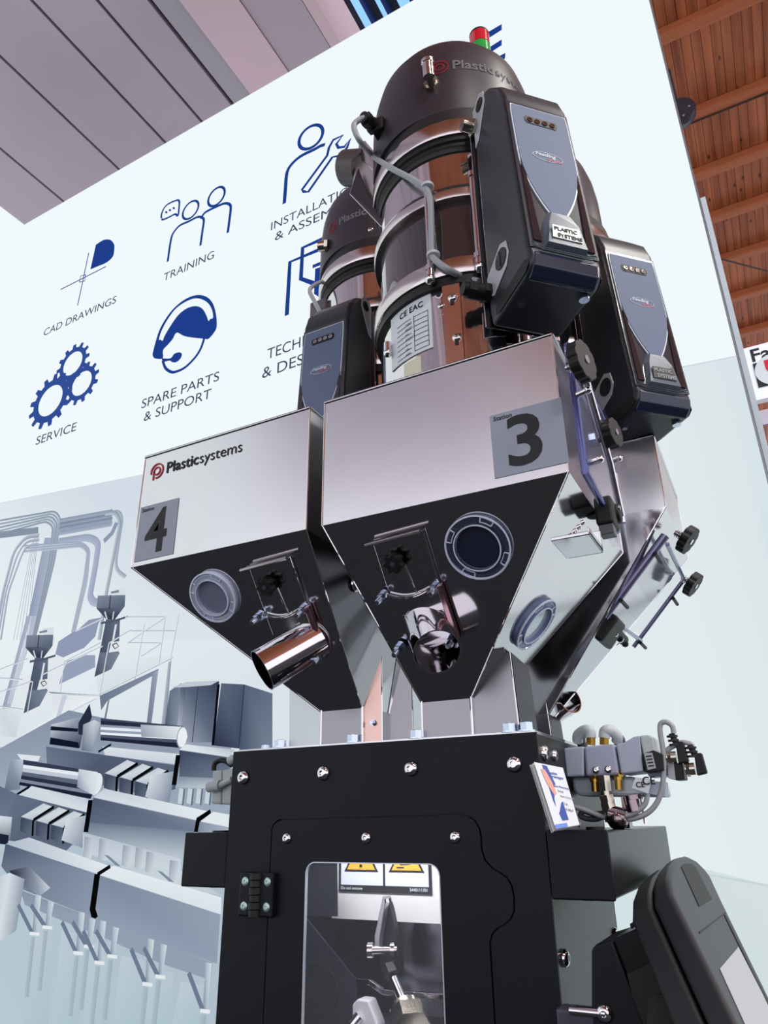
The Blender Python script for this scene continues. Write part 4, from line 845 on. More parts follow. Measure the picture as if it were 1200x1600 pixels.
# ---- vacuum loaders
def cylhit(x, y, c_, r_):
    d = ray(x, y); ax, ay = d.x, d.y; A_ = ax*ax+ay*ay; B_ = -2*(ax*c_[0]+ay*c_[1]); D_ = c_[0]**2+c_[1]**2-r_*r_
    k = max(0, B_*B_-4*A_*D_); t = (-B_-math.sqrt(k))/(2*A_); return d*t
def wrap_text(m, s, c_, r_, th0, z0, size, bold, dirn=1):
    """lettering bent round a vertical cylinder; th0 = angle where it starts (0 = towards -y)"""
    t = M(); t.text(s, (0, 0, 0), (1, 0, 0), (0, 0, 1), size, bold, depth=.0001)
    vs = [V((c_[0]+r_*math.sin(th0+v.x/r_), c_[1]-r_*math.cos(th0+v.x/r_), z0+v.z)) for v in t.v]
    m.add(vs, t.f); return th0+max(v.x for v in t.v)/r_
HO, HR = .008, .1325
def loader(label, c_, dz, base, th, EMB):
    cx, cy = c_; L = thing('vacuum_loader', label, 'loader', (cx, cy, base+.001)); L['group'] = 'vacuum loaders on the hoppers'
    lat = lambda m, prof, n=72: m.lathe((cx, cy, 0), (cx, cy, 1), [(r_, z_+dz) for r_, z_ in prof], n)
    head = M(); head.lathe((cx-HO, cy, 0), (cx-HO, cy, 1), [(r_, z_+dz) for r_, z_ in [(.120, .946), (.1325, .948), (.1335, .952), (HR, 1.04), (.1285, 1.08), (.121, 1.113), (.108, 1.136), (.088, 1.151), (.06, 1.158), (.001, 1.160)]], 72); head = head.build('motor_head', HEAD, L, smooth=50)
    one(lambda m: lat(m, [(.130, .918), (.1325, .918), (.1325, .948), (.13, .948)]), 'seal_ring', RUBBER, L, smooth=40)
    one(lambda m: lat(m, [(.130, .889), (.140, .889), (.1415, .893), (.1415, .913), (.140, .918), (.13, .918)]), 'clamp_band', CHROMEB, L, smooth=40)
    one(lambda m: lat(m, [(.125, .862), (.131, .864), (.132, .870), (.134, .872), (.134, .878), (.137, .880), (.137, .889), (.13, .889)]), 'rubber_gasket', RUBBER, L, smooth=40)
    one(lambda m: lat(m, [(.129, .79), (.129, .87)]), 'upper_barrel', BODY, L, smooth=40)
    one(lambda m: lat(m, [(.128, .770), (.139, .772), (.140, .776), (.140, .786), (.136, .790), (.138, .792), (.136, .796), (.128, .796)]), 'clamp_band', CHROMEB, L, smooth=40)
    one(lambda m: lat(m, [(.130, .66), (.130, .775)]), 'smoked_cylinder', mat('smoked cylinder', (58, 50, 54), .06, 0, coat=1), L, smooth=40)
    one(lambda m: lat(m, [(.129, .640), (.140, .642), (.1415, .646), (.1415, .664), (.139, .669), (.129, .669)]), 'clamp_band', CHROMEB, L, smooth=40)
    one(lambda m: lat(m, [(.128, .626), (.1375, .628), (.1375, .641), (.129, .641)]), 'rubber_gasket', RUBBER, L, smooth=40)
    m = M(); m.lathe((cx, cy, 0), (cx, cy, 1), [(.131, base+.001), (.131, .63+dz)], 72); m.build('lower_barrel', BODY, L, smooth=40)
    # writing and emblem on the head
    z0 = EMB[2]+dz*0-.008; sz_ = EMB[3]; t1 = th+.16
    rr = HR+.0006; hc = (cx-HO, cy)
    m = M(); te = wrap_text(m, 'Plastic', hc, rr, t1, z0, sz_, .02); m.build('maker_lettering', GREYINK, head)
    m = M(); wrap_text(m, 'systems', hc, rr, te+.02, z0, sz_, -.002); m.build('maker_lettering', mat('dim grey ink', (112, 106, 114), .6), head)
    m = M(); t = M()
    for a_, b_ in ((.0145, .0122), (.0082, .0055)): t.shape([circ(a_*sz_/.026, 30), circ(b_*sz_/.026, 30)[::-1]], (0, 0, 0), (1, 0, 0), (0, 0, 1), .0001)
    m.add([V((cx-HO+rr*math.sin(th+.02+v.x/rr), cy-rr*math.cos(th+.02+v.x/rr), z0+.008+v.z)) for v in t.v], t.f); m.build('ring_emblem', REDINK, head)
    return L, head
def at_th(c_, r_, th, z_): return V((c_[0]+r_*math.sin(th), c_[1]-r_*math.cos(th), z_))
def EM(x, y, c_, s_): c_ = (c_[0]-HO, c_[1]); p = cylhit(x, y, c_, HR); return math.atan2(p.x-c_[0], -(p.y-c_[1])), (0, 0, p.z, s_)
c3 = (-.283, .825); c2 = (-.233, 1.1); c4 = (-.557, 1.09)
l3, head3 = loader('tallest vacuum loader in the foreground, standing on the station 3 hopper', c3, 0, .500, *EM(684, 106, c3, .026))
l4, head4 = loader('vacuum loader at the left, half hidden behind the tall front loader', c4, .112, .503, *EM(519, 357, c4, .026))
l2, head2 = loader('vacuum loader at the far right, its dark head edge showing behind the front control box', c2, .035, .503, -1.2, (0, 0, 1.09, .026))
one(lambda m: (m.cyl(cylhit(563, 492, c4, .131)+V((0, 0, 0)), cylhit(563, 492, c4, .131)+V((0, -.001, 0)), .0001)), 'tiny_screw', CHROME, l4)
# fittings on the heads
def fitting(px, py, c_, head, s=1.):
    c_ = (c_[0]-HO, c_[1]); p = cylhit(px, py, c_, HR); n_ = V((p.x-c_[0], p.y-c_[1], 0)).normalized()
    m = M(); m.hexa(p, p+n_*.006*s, .0125*s); m.cyl(p+n_*.006*s, p+n_*.016*s, .009*s); m.build('air_fitting', NICKEL, head, smooth=25)
    q_ = p+n_*.016*s; m = M(); m.cyl(q_-V((0, 0, .004)), q_+V((0, 0, .020*s))+n_*.004, .0088*s); m.lathe(q_+V((0, 0, .020*s))+n_*.004, q_+V((0, 0, .024*s))+n_*.005, [(.0088*s, 0), (.0098*s, .001), (.0098*s, .006), (.0055*s, .006), (.005*s, .002)], 24); m.build('elbow', CHROME, head, smooth=30)
fitting(675, 134, c3, head3)
p = cylhit(514, 384, (c4[0]-HO, c4[1]), HR); n_ = V((-1, -.25, .12)).normalized(); one(lambda m: (m.cyl(p, p+n_*.022, .011), m.hexa(p, p+n_*.007, .014)), 'air_fitting', NICKEL, head4, smooth=30)
p = cylhit(579, 359, (c4[0]-HO, c4[1]), HR); screw(p, (p.x-c4[0], p.y-c4[1], 0), .006, head4)
# cable gland and cable, front loader
p = cylhit(596, 200, (c3[0]-HO, c3[1]), HR); n_ = (V((p.x-c3[0], p.y-c3[1], 0)).normalized()+V((0, 0, .25))).normalized()
one(lambda m: (m.box(p.x-.012, p.x+.008, p.y-.012, p.y+.010, p.z-.014, p.z+.012)), 'gland_block', PLAST, head3, bevel=.002)
g0 = p+V((-.010, -.004, .002)); gd = (atY(577, 191, p.y-.02)-g0).normalized()
one(lambda m: (m.hexa(g0, g0+gd*.010, .0125), m.cyl(g0+gd*.010, g0+gd*.018, .0105), m.hexa(g0+gd*.018, g0+gd*.028, .0115), m.cyl(g0+gd*.028, g0+gd*.034, .008)), 'cable_gland', PLAST, head3, smooth=30)
ge = g0+gd*.030
CP = [ge, atY(560, 188, ge.y-.005), atY(553, 198, ge.y-.008), atY(562, 220, ge.y-.01), atY(582, 243, .745)]
CP += [cylhit(x, y, c3, .148) for x, y in ((610, 262), (640, 278), (664, 294), (672, 312), (674, 350), (675, 392), (679, 405))]
CP += [cylhit(700, 421, c3, .150), atY(725, 433, .70), atY(748, 440, .70)]
one(lambda m: m.tube(CP, .0044, 10), 'signal_cable', CABLE, l3, smooth=60)
for x, y in ((668, 292), (677, 399)):
    p = cylhit(x, y, c3, .146); one(lambda m: m.lathe(p-V((.0, 0, .003)), p+V((0, 0, .003)), [(.0075, 0), (.009, .001), (.009, .005), (.0075, .006)], 14), 'cable_tie', mat('white cable tie', (200, 202, 208), .4), l3, smooth=40)
CP4 = [atY(503, 440, .98), atY(490, 446, .96), atY(484, 455, .95), atY(492, 472, .94), atY(500, 488, .93), atY(505, 500, .92)]
one(lambda m: m.tube(CP4, .0042, 8), 'signal_cable', CABLE, l4, smooth=60)
one(lambda m: m.box(atY(489, 477, .99).x, atY(512, 477, .99).x, .98, 1.0, atY(500, 500, .99).z-.03, atY(500, 474, .99).z), 'side_bracket', mat('grey bracket', (112, 106, 112), .5, .5), l4, bevel=.001)
# tie rods with lugs
def rod(px, za, zb_, c_, par, r_=.0038, rr=.1425):
    p = cylhit(px[0], px[1], c_, rr); th_ = math.atan2(p.x-c_[0], -(p.y-c_[1]))
    q0, q1 = at_th(c_, rr, th_, za), at_th(c_, rr, th_, zb_)
    one(lambda m: (m.cyl(q0, q1, r_), m.hexa(q0+V((0, 0, .004)), q0+V((0, 0, .012)), .0065), m.cyl(q1-V((0, 0, .002)), q1+V((0, 0, .006)), .006)), 'tie_rod', CHROME, par, smooth=30)
    a_ = at_th(c_, rr, th_, za-.012); o_ = V((a_.x-c_[0], a_.y-c_[1], 0)).normalized()
    one(lambda m: (m.ball(a_+o_*.002, .0075), m.cyl(a_, a_+V((0, 0, .02)), .0055)), 'lug', CHROME, par, smooth=40)
rod((668, 330), .650, .795, c3, l3); rod((742, 330), .652, .798, c3, l3, .0045, .145)
p = cylhit(606, 552, c3, .139); one(lambda m: (m.ball(p, .006), m.cyl(p, p+V((0, 0, .016)), .005)), 'lug', CHROME, l3, smooth=40)
# inlet adapter: flared box with a round stub, on the left of the front loader
def YP(x, y, Y): return atY(x, y, Y)
ad = M()
A_ = [YP(561, 223, .775), YP(548, 301, .775), YP(607, 357, .760), YP(611, 300, .755), YP(606, 252, .765)]
ad.prism(A_, (.004, .055, 0)); ad = ad.build('inlet_adapter', mat('light satin adapter', (214, 210, 208), .3, .9), l3, bevel=.001)
one(lambda m: m.prism([YP(561, 223, .774), YP(571, 221, .774), YP(606, 262, .764), YP(599, 280, .764), YP(566, 252, .774)], (0, -.002, 0)), 'folded_flange', CHROMEB, ad, bevel=.0008)
one(lambda m: m.prism([YP(560, 262, .765), YP(547, 303, .765), YP(597, 353, .755), YP(603, 348, .755), YP(574, 300, .76)], (0, -.0015, 0)), 'gusset_plate', mat('dark mirror steel', (92, 84, 86), .08, 1), ad, bevel=.0006)
one(lambda m: m.tube([YP(560, 261, .764), YP(547, 303, .764), YP(600, 358, .754)], .0009, 6, False), 'bright_edge', CHROME, ad)
one(lambda m: m.cyl(YP(566, 262, .79), YP(541, 263, .79), .030), 'round_stub', mat('dull brown grey pipe', (92, 84, 86), .35, .5), ad, smooth=40)
one(lambda m: m.prism([YP(603, 226, .76), YP(611, 226, .76), YP(611, 312, .755), YP(603, 318, .755)], (0, .02, 0)), 'hinge_plate', mat('dark mirror steel', (0, 0, 0)), ad, bevel=.0008)
# rating plate, bracket and screws on the lower barrel of the front loader
def wrap_patch(m, pts, c_, r_):
    m.add([cylhit(x, y, c_, r_) for x, y in pts], [list(range(len(pts)))])
def patch(par, name, x0y0, x1y0, x0y1, x1y1, c_, r_, mt, n=8):
    m = M(); vs = []
    for i in range(n+1):
        t = i/n
        for a_, b_ in ((x0y0, x1y0), (x0y1, x1y1)): vs.append(cylhit(a_[0]+(b_[0]-a_[0])*t, a_[1]+(b_[1]-a_[1])*t, c_, r_))
    k = len(vs); vs += [V((v.x+(c_[0]-v.x)*.006, v.y+(c_[1]-v.y)*.006, v.z)) for v in vs]
    fs = []
    for i in range(n): fs += [(2*i, 2*i+1, 2*i+3, 2*i+2), (k+2*i, k+2*i+2, k+2*i+3, k+2*i+1)]
    m.add(vs, fs); return m.build(name, mt, par)
def zth(x, y, c_=c3, r_=.132): p = cylhit(x, y, c_, r_); return math.atan2(p.x-c_[0], -(p.y-c_[1])), p.z
def zpatch(par, name, t0, t1, z0, z1, c_, r_, mt, n=8):
    m = M(); vs = [at_th(c_, rr, t0+(t1-t0)*i/n, z_) for i in range(n+1) for rr in (r_, r_-.0012) for z_ in (z0, z1)]; fs = []
    for i in range(n): a_ = 4*i; b_ = a_+4; fs += [(a_, b_, b_+1, a_+1), (a_+2, a_+3, b_+3, b_+2), (a_, a_+2, b_+2, b_), (a_+1, b_+1, b_+3, a_+3)]
    fs += [(0, 1, 3, 2), (4*n, 4*n+2, 4*n+3, 4*n+1)]
    m.add(vs, fs); return m.build(name, mt, par)
tR, zTop = zth(673, 462); tL, _ = zth(612, 540)
_, zBot = zth(678, 542)
rp = zpatch(l3, 'rating_plate', tL, tR, zBot, zTop+.004, c3, .1325, WHITE, 14)
def onbar(m, s, th, z_, size, bold=0): return wrap_text(m, s, c3, .1330, th, z_, size, bold)
m = M(); w0 = onbar(m, 'CE EAC', tR-.40, zTop-.012, .0125, .015); m.build('conformity_marks', INK, rp)
dz_ = (zTop-zBot)
for i in range(8):
    z_ = zTop-.022-i*dz_*.095
    zpatch(rp, 'plate_line', tL+.12, tR-.24, z_, z_+.0007, c3, .1329, INK, 6); zpatch(rp, 'plate_line', tR-.20, tR-.04, z_, z_+.0007, c3, .1329, INK, 4)
zpatch(rp, 'plate_line', tR-.205, tR-.20, zTop-.022-7*dz_*.095, zTop-.02, c3, .1329, INK, 2); zpatch(rp, 'plate_line', tR-.04, tR-.035, zTop-.022-7*dz_*.095, zTop-.02, c3, .1329, INK, 2)
for i, w_ in enumerate(('TIPO', 'MOD.', 'Nr', 'ANNO', 'V', 'Hz', 'kW')):
    m = M(); onbar(m, w_, tR-.32, zTop-.030-i*dz_*.095, .0055); m.build('plate_text', INK, rp)
zpatch(l3, 'small_sticker', zth(632, 583)[0], zth(658, 575)[0], .502, zth(645, 560)[1]-.002, c3, .1325, mat('pale yellow sticker', (214, 214, 190), .5), 4)
# slotted bracket with screws
tB0, tB1 = zth(695, 500)[0], zth(722, 500)[0]
bk = zpatch(l3, 'mounting_bracket', tB0, tB1, .502, zth(705, 440)[1], c3, .137, mat('bracket with copper reflection tint', (226, 196, 184), .2, 1), 4)  # copper reflection of the wooden roof put into the steel colour
for x, y in ((707, 465), (714, 527), (689, 478)):
    p = cylhit(x, y, c3, .137); screw(p, (p.x-c3[0], p.y-c3[1], 0), .0062 if x != 689 else .0045, bk)
for x, y in ((708, 474), (715, 536)):
    th_, z_ = zth(x, y); zpatch(bk, 'slot', th_-.018, th_+.018, z_-.006, z_+.004, c3, .1378, RUBBER, 2)
zpatch(l3, 'wide_band', zth(727, 500)[0], zth(727, 500)[0]+.35, .502, .62, c3, .139, STEELB, 6)
# screws on band
p = cylhit(673, 430, c3, .143)

# ---- control boxes
def control_box(label, c_, ang, dz, off=0, d0=0, cable_side=-1, mirror=False, tall=1):
    """angle = direction the front looks to, measured from -y towards +x"""
    n_ = V((math.sin(ang), -math.cos(ang), 0)); t_ = V((math.cos(ang), math.sin(ang), 0))
    def W_(n, t, z): return V((c_[0], c_[1], 0))+n_*(n+d0)+t_*(t+off)+V((0, 0, z+dz))
    B = thing('control_box', label, 'control unit', tuple(W_(.17, 0, .544))); B['group'] = 'loader control boxes'
    hw = .0455
    prof = [(.146, .918), (.165, .918), (.196, .898), (.222, .866), (.231, .838), (.2485, .580), (.2505, .566), (.248, .553), (.238, .5445), (.150, .540), (.146, .56)]
    m = M(); m.prism([W_(a, -hw, z) for a, z in prof], t_*(2*hw)); body = m.build('housing', GREYPL, B, smooth=35, bevel=.009, seg=4)
    back = [(.1445, .90), (.150, .915), (.151, .56), (.1445, .575)]
    m = M(); m.prism([W_(a, -hw*.93, z) for a, z in back], t_*(2*hw*.93)); m.build('back_shell', PLAST, B, smooth=35, bevel=.005)
    # front face frame: origin at top centre of the sloping face
    T0 = W_(.2315, 0, .832); T1 = W_(.2489, 0, .577); dn = (T1-T0).normalized(); fn = t_.cross(-dn).normalized()
    if fn.dot(n_) < 0: fn = -fn
    Lf = (T1-T0).length
    def FP(u, v, o=0): return T0+t_*u+dn*(v*Lf/.2356)+fn*o
    def shield(w_, v0, v1, o, th_):
        P = [(-w_, v0), (w_, v0)]; side = []
        for i in range(1, 15):
            s = i/14; v = v0+(v1-v0)*s; w2 = w_*(1.03 if s < .45 else 1.03*math.cos((s-.45)/.55*PI/2)**.8) if s < 1 else 0
            side.append((w2, v))
        P += side+[(-a, b) for a, b in side[:-1]][::-1]
        return [FP(a, b, o) for a, b in P], fn*th_
    # glossy lower front, raised wedge, side facets
    m = M(); m.prism([FP(-.043, .004, .0), FP(.043, .004, .0), FP(.0435, .237, .0), FP(-.0435, .237, .0)], fn*.0012); m.build('front_fascia', GLOSSPL, B, bevel=.001)
    m = M(); P_, v_ = shield(.0385, .010, .198, .0012, .0016); m.prism(P_, v_); m.build('panel_outline', EDGE, B)
    m = M(); P_, v_ = shield(.0370, .0118, .194, .0020, .0016); m.prism(P_, v_); pn = m.build('display_panel', PANEL, B)
    m = M(); m.prism([FP(-.021, .028+0*.0, .0036), FP(.021, .028, .0036), FP(.0225, .031, .0036), FP(.0225, .036, .0036), FP(.020, .040, .0036), FP(-.020, .040, .0036), FP(-.0225, .036, .0036), FP(-.0225, .031, .0036)], fn*.0006); sl = m.build('indicator_slot', PLAST, pn)
    for k in range(4):
        u = -.0155+k*.0103
        one(lambda m: (m.pipe(FP(u, .0342, .0040), FP(u, .0342, .0052), .0037, .0022, 18), m.cyl(FP(u, .0342, .0038), FP(u, .0342, .0048), .0013)), 'indicator_socket', CHROME, pn, smooth=40)
    E_ = -dn
    m = M(); m.shape([circ(.0205, 36, 0, 0, ry=.0078), circ(.0198, 36, 0, 0, ry=.0071)[::-1]], FP(0, .093, .0037), t_, E_, .0003); m.build('oval_emblem', mat('pale print', (196, 200, 212), .5), pn)
    m = M(); m.text('Feeding', FP(-.0165, .0925, .0037), t_, E_, .0088, .02, shear=.2); m.build('panel_lettering', mat('pale print', (0, 0, 0)), pn)
    m = M(); m.text('systems', FP(-.002, .0985, .0037), t_, E_, .0066, .02, shear=.2); m.build('panel_lettering', mat('red print', (176, 74, 96), .5), pn)
    # wedge and badge
    m = M(); a_ = [FP(-.0135, .181, .0012), FP(.0135, .181, .0012), FP(.023, .199, .0012), FP(.027, .236, .0012), FP(-.027, .236, .0012), FP(-.023, .199, .0012)]
    b_ = [FP(-.0115, .185, .006), FP(.0115, .185, .006), FP(.019, .202, .009), FP(.0245, .233, .009), FP(-.0245, .233, .009), FP(-.019, .202, .009)]
    m.add(a_+b_, [(0, 1, 2, 3, 4, 5), (11, 10, 9, 8, 7, 6)]+[(i, i+6, (i+1) % 6+6, (i+1) % 6) for i in range(6)]); wd_ = m.build('badge_wedge', mat('slate wedge', (92, 102, 114), .3, 0, coat=.3), B)
    m = M(); m.prism([FP(-.0165, .208, .0092), FP(.0165, .208, .0092), FP(.0185, .226, .0092), FP(-.0185, .226, .0092)], fn*.001); bd = m.build('badge', BADGE if dz == 0 else mat('dark badge', (52, 54, 58), .4), wd_)
    m = M(); im = INK if dz == 0 else mat('badge grey ink', (150, 152, 156), .5)
    m.text('PLASTIC', FP(-.0155, .2155, .0104), t_, E_, .0076, .03, sx=1.05); m.text('SYSTEMS', FP(-.0125, .2245, .0104), t_, E_, .0080, .03, sx=1.0)
    m.build('badge_lettering', im, bd)
    for s in (-1, 1):
        m = M(); m.prism([FP(s*.038, .100, .0013), FP(s*.0335, .128, .0013), FP(s*.0285, .228, .0013), FP(s*.0385, .228, .0013)], fn*.0016); m.build('glossy_facet', mat('piano black facet', (40, 38, 44), .05, 0, coat=1), B)
    m = M(); m.prism([W_(a, -.0405, z) for a, z in ((.2488, .574), (.2512, .566), (.2490, .552), (.2390, .5432), (.232, .5432), (.24, .56))], t_*.081); m.build('chin_cover', mat('chin with blue reflection tint', (30, 38, 62), .22, 0, coat=.2), B, bevel=.002)  # dark blue reflection on the chin is put into the base colour
    # chin grooves
    for k in range(3):
        v = Lf+.006+k*.0035
        m = M(); m.tube([W_(.2502+.0006*k, -.0405, .5835-.003*k), W_(.2508+.0006*k, -.030, .579-.003*k), W_(.2508+.0006*k, .030, .579-.003*k), W_(.2502+.0006*k, .0405, .5835-.003*k)], .0006, 6, False)
        m.build('chin_groove', mat('pale moulded line', (120, 134, 142), .2, .6), B, smooth=60)
    # side hand recess, its shade put in as flush black, and side plates
    for s in (-1, 1):
        m = M(); P2 = [(.238, .566), (.245, .562), (.246, .554), (.238, .548), (.172, .5445), (.164, .548), (.164, .556), (.172, .560)]
        m.prism([W_(a, s*(hw-.0005), z) for a, z in P2], t_*s*.0012); m.build('side_recess', mat('deep recess', (10, 10, 12), .6), B, bevel=.0008)
        m = M(); m.prism([W_(a, s*(hw+.0001), z) for a, z in [(.150, .905), (.172, .915), (.184, .905), (.186, .885), (.160, .840), (.150, .835)]], t_*s*.0012); sp_ = m.build('side_plate', mat('satin grey insert', (196, 196, 204), .35, .3), B, bevel=.001)
        c0 = W_(.172, s*(hw+.0012), .893); one(lambda m: m.cyl(c0, c0+t_*s*.0015, .0095), 'screw_cap', PLAST, sp_, smooth=40)
        one(lambda m: m.tube([c0+t_*s*.002+V((0, 0, -.007)), c0+t_*s*.002+V((0, 0, .007))], .0008, 6, False), 'screw_slot', RUBBER, sp_)
        m = M(); m.prism([W_(a, s*(hw+.0001), z) for a, z in [(.150, .585), (.165, .575), (.200, .590), (.208, .605), (.204, .625), (.190, .632), (.150, .612)]], t_*s*.0012); sp_ = m.build('side_plate', mat('satin grey insert', (0, 0, 0)), B, bevel=.001)
        c0 = W_(.190, s*(hw+.0012), .609); one(lambda m: m.cyl(c0, c0+t_*s*.0015, .0135), 'screw_cap', mat('charcoal cap', (34, 35, 38), .4), sp_, smooth=40)
        one(lambda m: m.tube([c0+t_*s*.002+V((0, 0, -.010)), c0+t_*s*.002+V((0, 0, .010))], .0010, 6, False), 'screw_slot', RUBBER, sp_)
    s = cable_side; g0 = W_(.152, s*hw, .588)
    one(lambda m: (m.hexa(g0, g0+t_*s*.010, .0125), m.cyl(g0+t_*s*.010, g0+t_*s*.020, .0105), m.hexa(g0+t_*s*.020, g0+t_*s*.030, .012), m.cyl(g0+t_*s*.030, g0+t_*s*.036, .0085)), 'cable_gland', PLAST, B, smooth=25)
    g1 = W_(.152, s*hw, .872)
    one(lambda m: (m.hexa(g1, g1+t_*s*.006, .0115), m.cyl(g1+t_*s*.006, g1+t_*s*.020, .0085)), 'connector', NICKEL, B, smooth=25)
    p = W_(.195, -.030, .5435); one(lambda m: m.cyl(p, p-V((0, 0, .004)), .004), 'foot_screw', ZINC, B, smooth=30)
    p = W_(.225, .034, .545); one(lambda m: (m.cyl(p+V((0, 0, .004)), p-V((0, 0, .006)), .006)), 'foot_screw', ZINC, B, smooth=30)
    # bracket to the loader
    m = M(); m.prism([W_(.131, -.030, .86), W_(.131, .030, .86), W_(.131, .030, .56), W_(.131, -.030, .56)], n_*-.0025 if False else n_*.0); m = M()
    m.prism([W_(.1415, -.05, .90), W_(.1440, -.05, .90), W_(.1440, -.05, .545), W_(.1415, -.05, .545)], t_*.1); m.build('mounting_plate', STEELB, B, bevel=.0006)
    return B, W_
b3_, W3_ = control_box('grey control box on the tall front loader, nearest and highest of the three', c3, PI/4, 0, cable_side=-1)
b2_, W2_ = control_box('grey control box at the right edge, above the hopper with the clear sloping hatch', c2, PI/4, -.036, off=.010)
b4_, W4_ = control_box('grey control box at the left, rising behind the station 4 hopper', c4, 0, -.040, off=.0, cable_side=-1)
one(lambda m: [m.prism([W4_(a, .0436, z) for a, z in P_], V((.0008, 0, 0))) for P_ in ([(.150, .905), (.180, .900), (.180, .87), (.168, .862), (.150, .865)],)], 'rocker_switch', PLAST, b4_)
for P_ in ([(.195, .84), (.18, .85), (.165, .83), (.165, .80), (.195, .79)], [(.190, .785), (.170, .78), (.170, .755), (.190, .75)], [(.165, .77), (.15, .775), (.15, .75), (.165, .745)]):
    one(lambda m: m.prism([W4_(a, .0436, z) for a, z in P_], V((.0009, 0, 0))), 'side_cover', mat('pale grey cover', (158, 160, 164), .45) if P_[0][0] > .191 else PLAST, b4_)

# ---- beacon above the front loader
zb0, zb1 = atY(752, 90, .93).z, atY(747, 58, .93).z; bx = atY(749, 60, .93).x
bea = thing('signal_beacon', 'small red and green signal beacon peeping over the tall front loader', 'signal lamp', (bx, .93, 1.130))
one(lambda m: m.cyl((bx, .93, 1.130), (bx, .93, zb0-.004), .016), 'foot', PLAST, bea, smooth=40)
zm = zb0+(zb1-zb0)*.45
one(lambda m: m.cyl((bx, .93, zb0-.004), (bx, .93, zm-.0008), .0195, n=32), 'green_lens', mat('green lens', (20, 150, 62), .2, 0, coat=1, emit=.25), bea, smooth=40)
one(lambda m: m.cyl((bx, .93, zm+.0008), (bx, .93, zb1-.003), .0195, n=32), 'red_lens', mat('red lens', (190, 22, 44), .2, 0, coat=1, emit=.25), bea, smooth=40)
one(lambda m: m.lathe((bx, .93, zb1-.003), (bx, .93, zb1), [(.0197, 0), (.0197, .004), (.017, .008), (.001, .009)], 32), 'cap', PLAST, bea, smooth=40)

# ---- pneumatic valve unit on the right rail
def A(x, y, Y=.93): return atY(x, y, Y)
def qbox(m, pts, Y, dep): m.prism([atY(x, y, Y) for x, y in pts], (0, dep, 0))
vu = thing('valve_unit', 'grey pneumatic valve block with brass fittings and looped cables, on the right rail', 'valve', (-.20, .96, -.0125))
one(lambda m: qbox(m, [(880, 1169), (912, 1166), (912, 1213), (885, 1214)], .925, .05), 'end_block', ALU, vu, bevel=.002)
one(lambda m: qbox(m, [(912, 1166), (960, 1162), (968, 1211), (915, 1213)], .925, .05), 'manifold', mat('manifold lilac grey', (158, 162, 184), .35, .1), vu, bevel=.003)
one(lambda m: qbox(m, [(962, 1163), (975, 1160), (990, 1151), (1000, 1149), (1005, 1206), (970, 1210)], .925, .05), 'valve_body', ALU, vu, bevel=.002)
one(lambda m: qbox(m, [(999, 1149), (1014, 1148), (1021, 1152), (1026, 1180), (1005, 1180)], .925, .045), 'pilot_head', ALUL, vu, bevel=.002)
lb = one(lambda m: qbox(m, [(1003, 1178), (1021, 1172), (1035, 1178), (1037, 1204), (1009, 1207)], .922, .04), 'solenoid', PLAST, vu, bevel=.001)
one(lambda m: qbox(m, [(1006, 1177), (1019, 1176), (1025, 1200), (1012, 1203)], .9212, .001), 'solenoid_label', mat('grey label', (168, 172, 182), .5), lb)
for i in range(4): one(lambda m: qbox(m, [(1009+i*1.2, 1181+i*5), (1018+i*1.2, 1180+i*5), (1018.3+i*1.2, 1182+i*5), (1009.3+i*1.2, 1183+i*5)], .9208, .0004), 'label_line', INK, lb)
one(lambda m: qbox(m, [(1007, 1199), (1042, 1194), (1046, 1212), (1014, 1214)], .95, .04), 'second_solenoid', ALU, vu, bevel=.001)
one(lambda m: qbox(m, [(1052, 1192), (1066, 1192), (1070, 1218), (1055, 1219)], .935, .03), 'solenoid', PLAST, vu, bevel=.001)
one(lambda m: qbox(m, [(1042, 1194), (1053, 1193), (1056, 1219), (1044, 1216)], .935, .03), 'solenoid_label', mat('grey label', (0, 0, 0)), vu, bevel=.0006)
one(lambda m: qbox(m, [(893, 1214), (985, 1213), (1010, 1222), (1035, 1222), (1042, 1245), (905, 1244), (895, 1236)], .94, .045), 'rear_cylinder', mat('pale alloy profile', (182, 190, 202), .35, .2), vu, bevel=.004)
one(lambda m: qbox(m, [(993, 1214), (1018, 1218), (1013, 1240), (987, 1231)], .918, .0008), 'hanging_tag', WHITE, vu)
one(lambda m: [m.text('CE', atY(1004, 1226, .9175), EX, EZ, .012, .02)], 'tag_mark', INK, vu)
one(lambda m: [m.text('CE', atY(994, 1230, .9175), EX, EZ, .008, .02)], 'tag_mark', INK, vu)
one(lambda m: m.prism([atY(x, y, .93) for x, y in ((1013, 1220), (1040, 1222), (1040, 1246), (1008, 1240))], (0, .02, 0)), 'cable_clip', ALU, vu, bevel=.001)
for x, y in ((931, 1203), (950, 1202)): screw(A(x, y, .9245), (0, -1, 0), .0045, vu)
for x, y in ((928, 1208), (965, 1205)):
    one(lambda m: (m.hexa(A(x, y, .932), A(x+1, y+9, .932), .0065), m.cyl(A(x+1, y+9, .932), A(x+2, y+29, .932), .0042), m.cyl(A(x+1, y+9, .932), A(x+1.5, y+14, .932), .0055)), 'brass_silencer', BRASS, vu, smooth=25)
one(lambda m: (m.hexa(A(943, 1212), A(946, 1236), .0078), m.cyl(A(946, 1236), A(947, 1243), .006), m.hexa(A(947, 1243), A(950, 1254), .009), m.hexa(A(949, 1254), A(953, 1268), .0092), m.cyl(A(953, 1268), A(955, 1274), .007)), 'hose_coupling', NICKEL, vu, smooth=25)
one(lambda m: (m.cyl(A(952, 1272), A(978, 1279), .0105), m.ball(A(965, 1280), .0125), m.cyl(A(957, 1276), A(958, 1285), .009)), 'elbow_coupling', mat('purplish chrome', (150, 132, 138), .15, 1), vu, smooth=40)
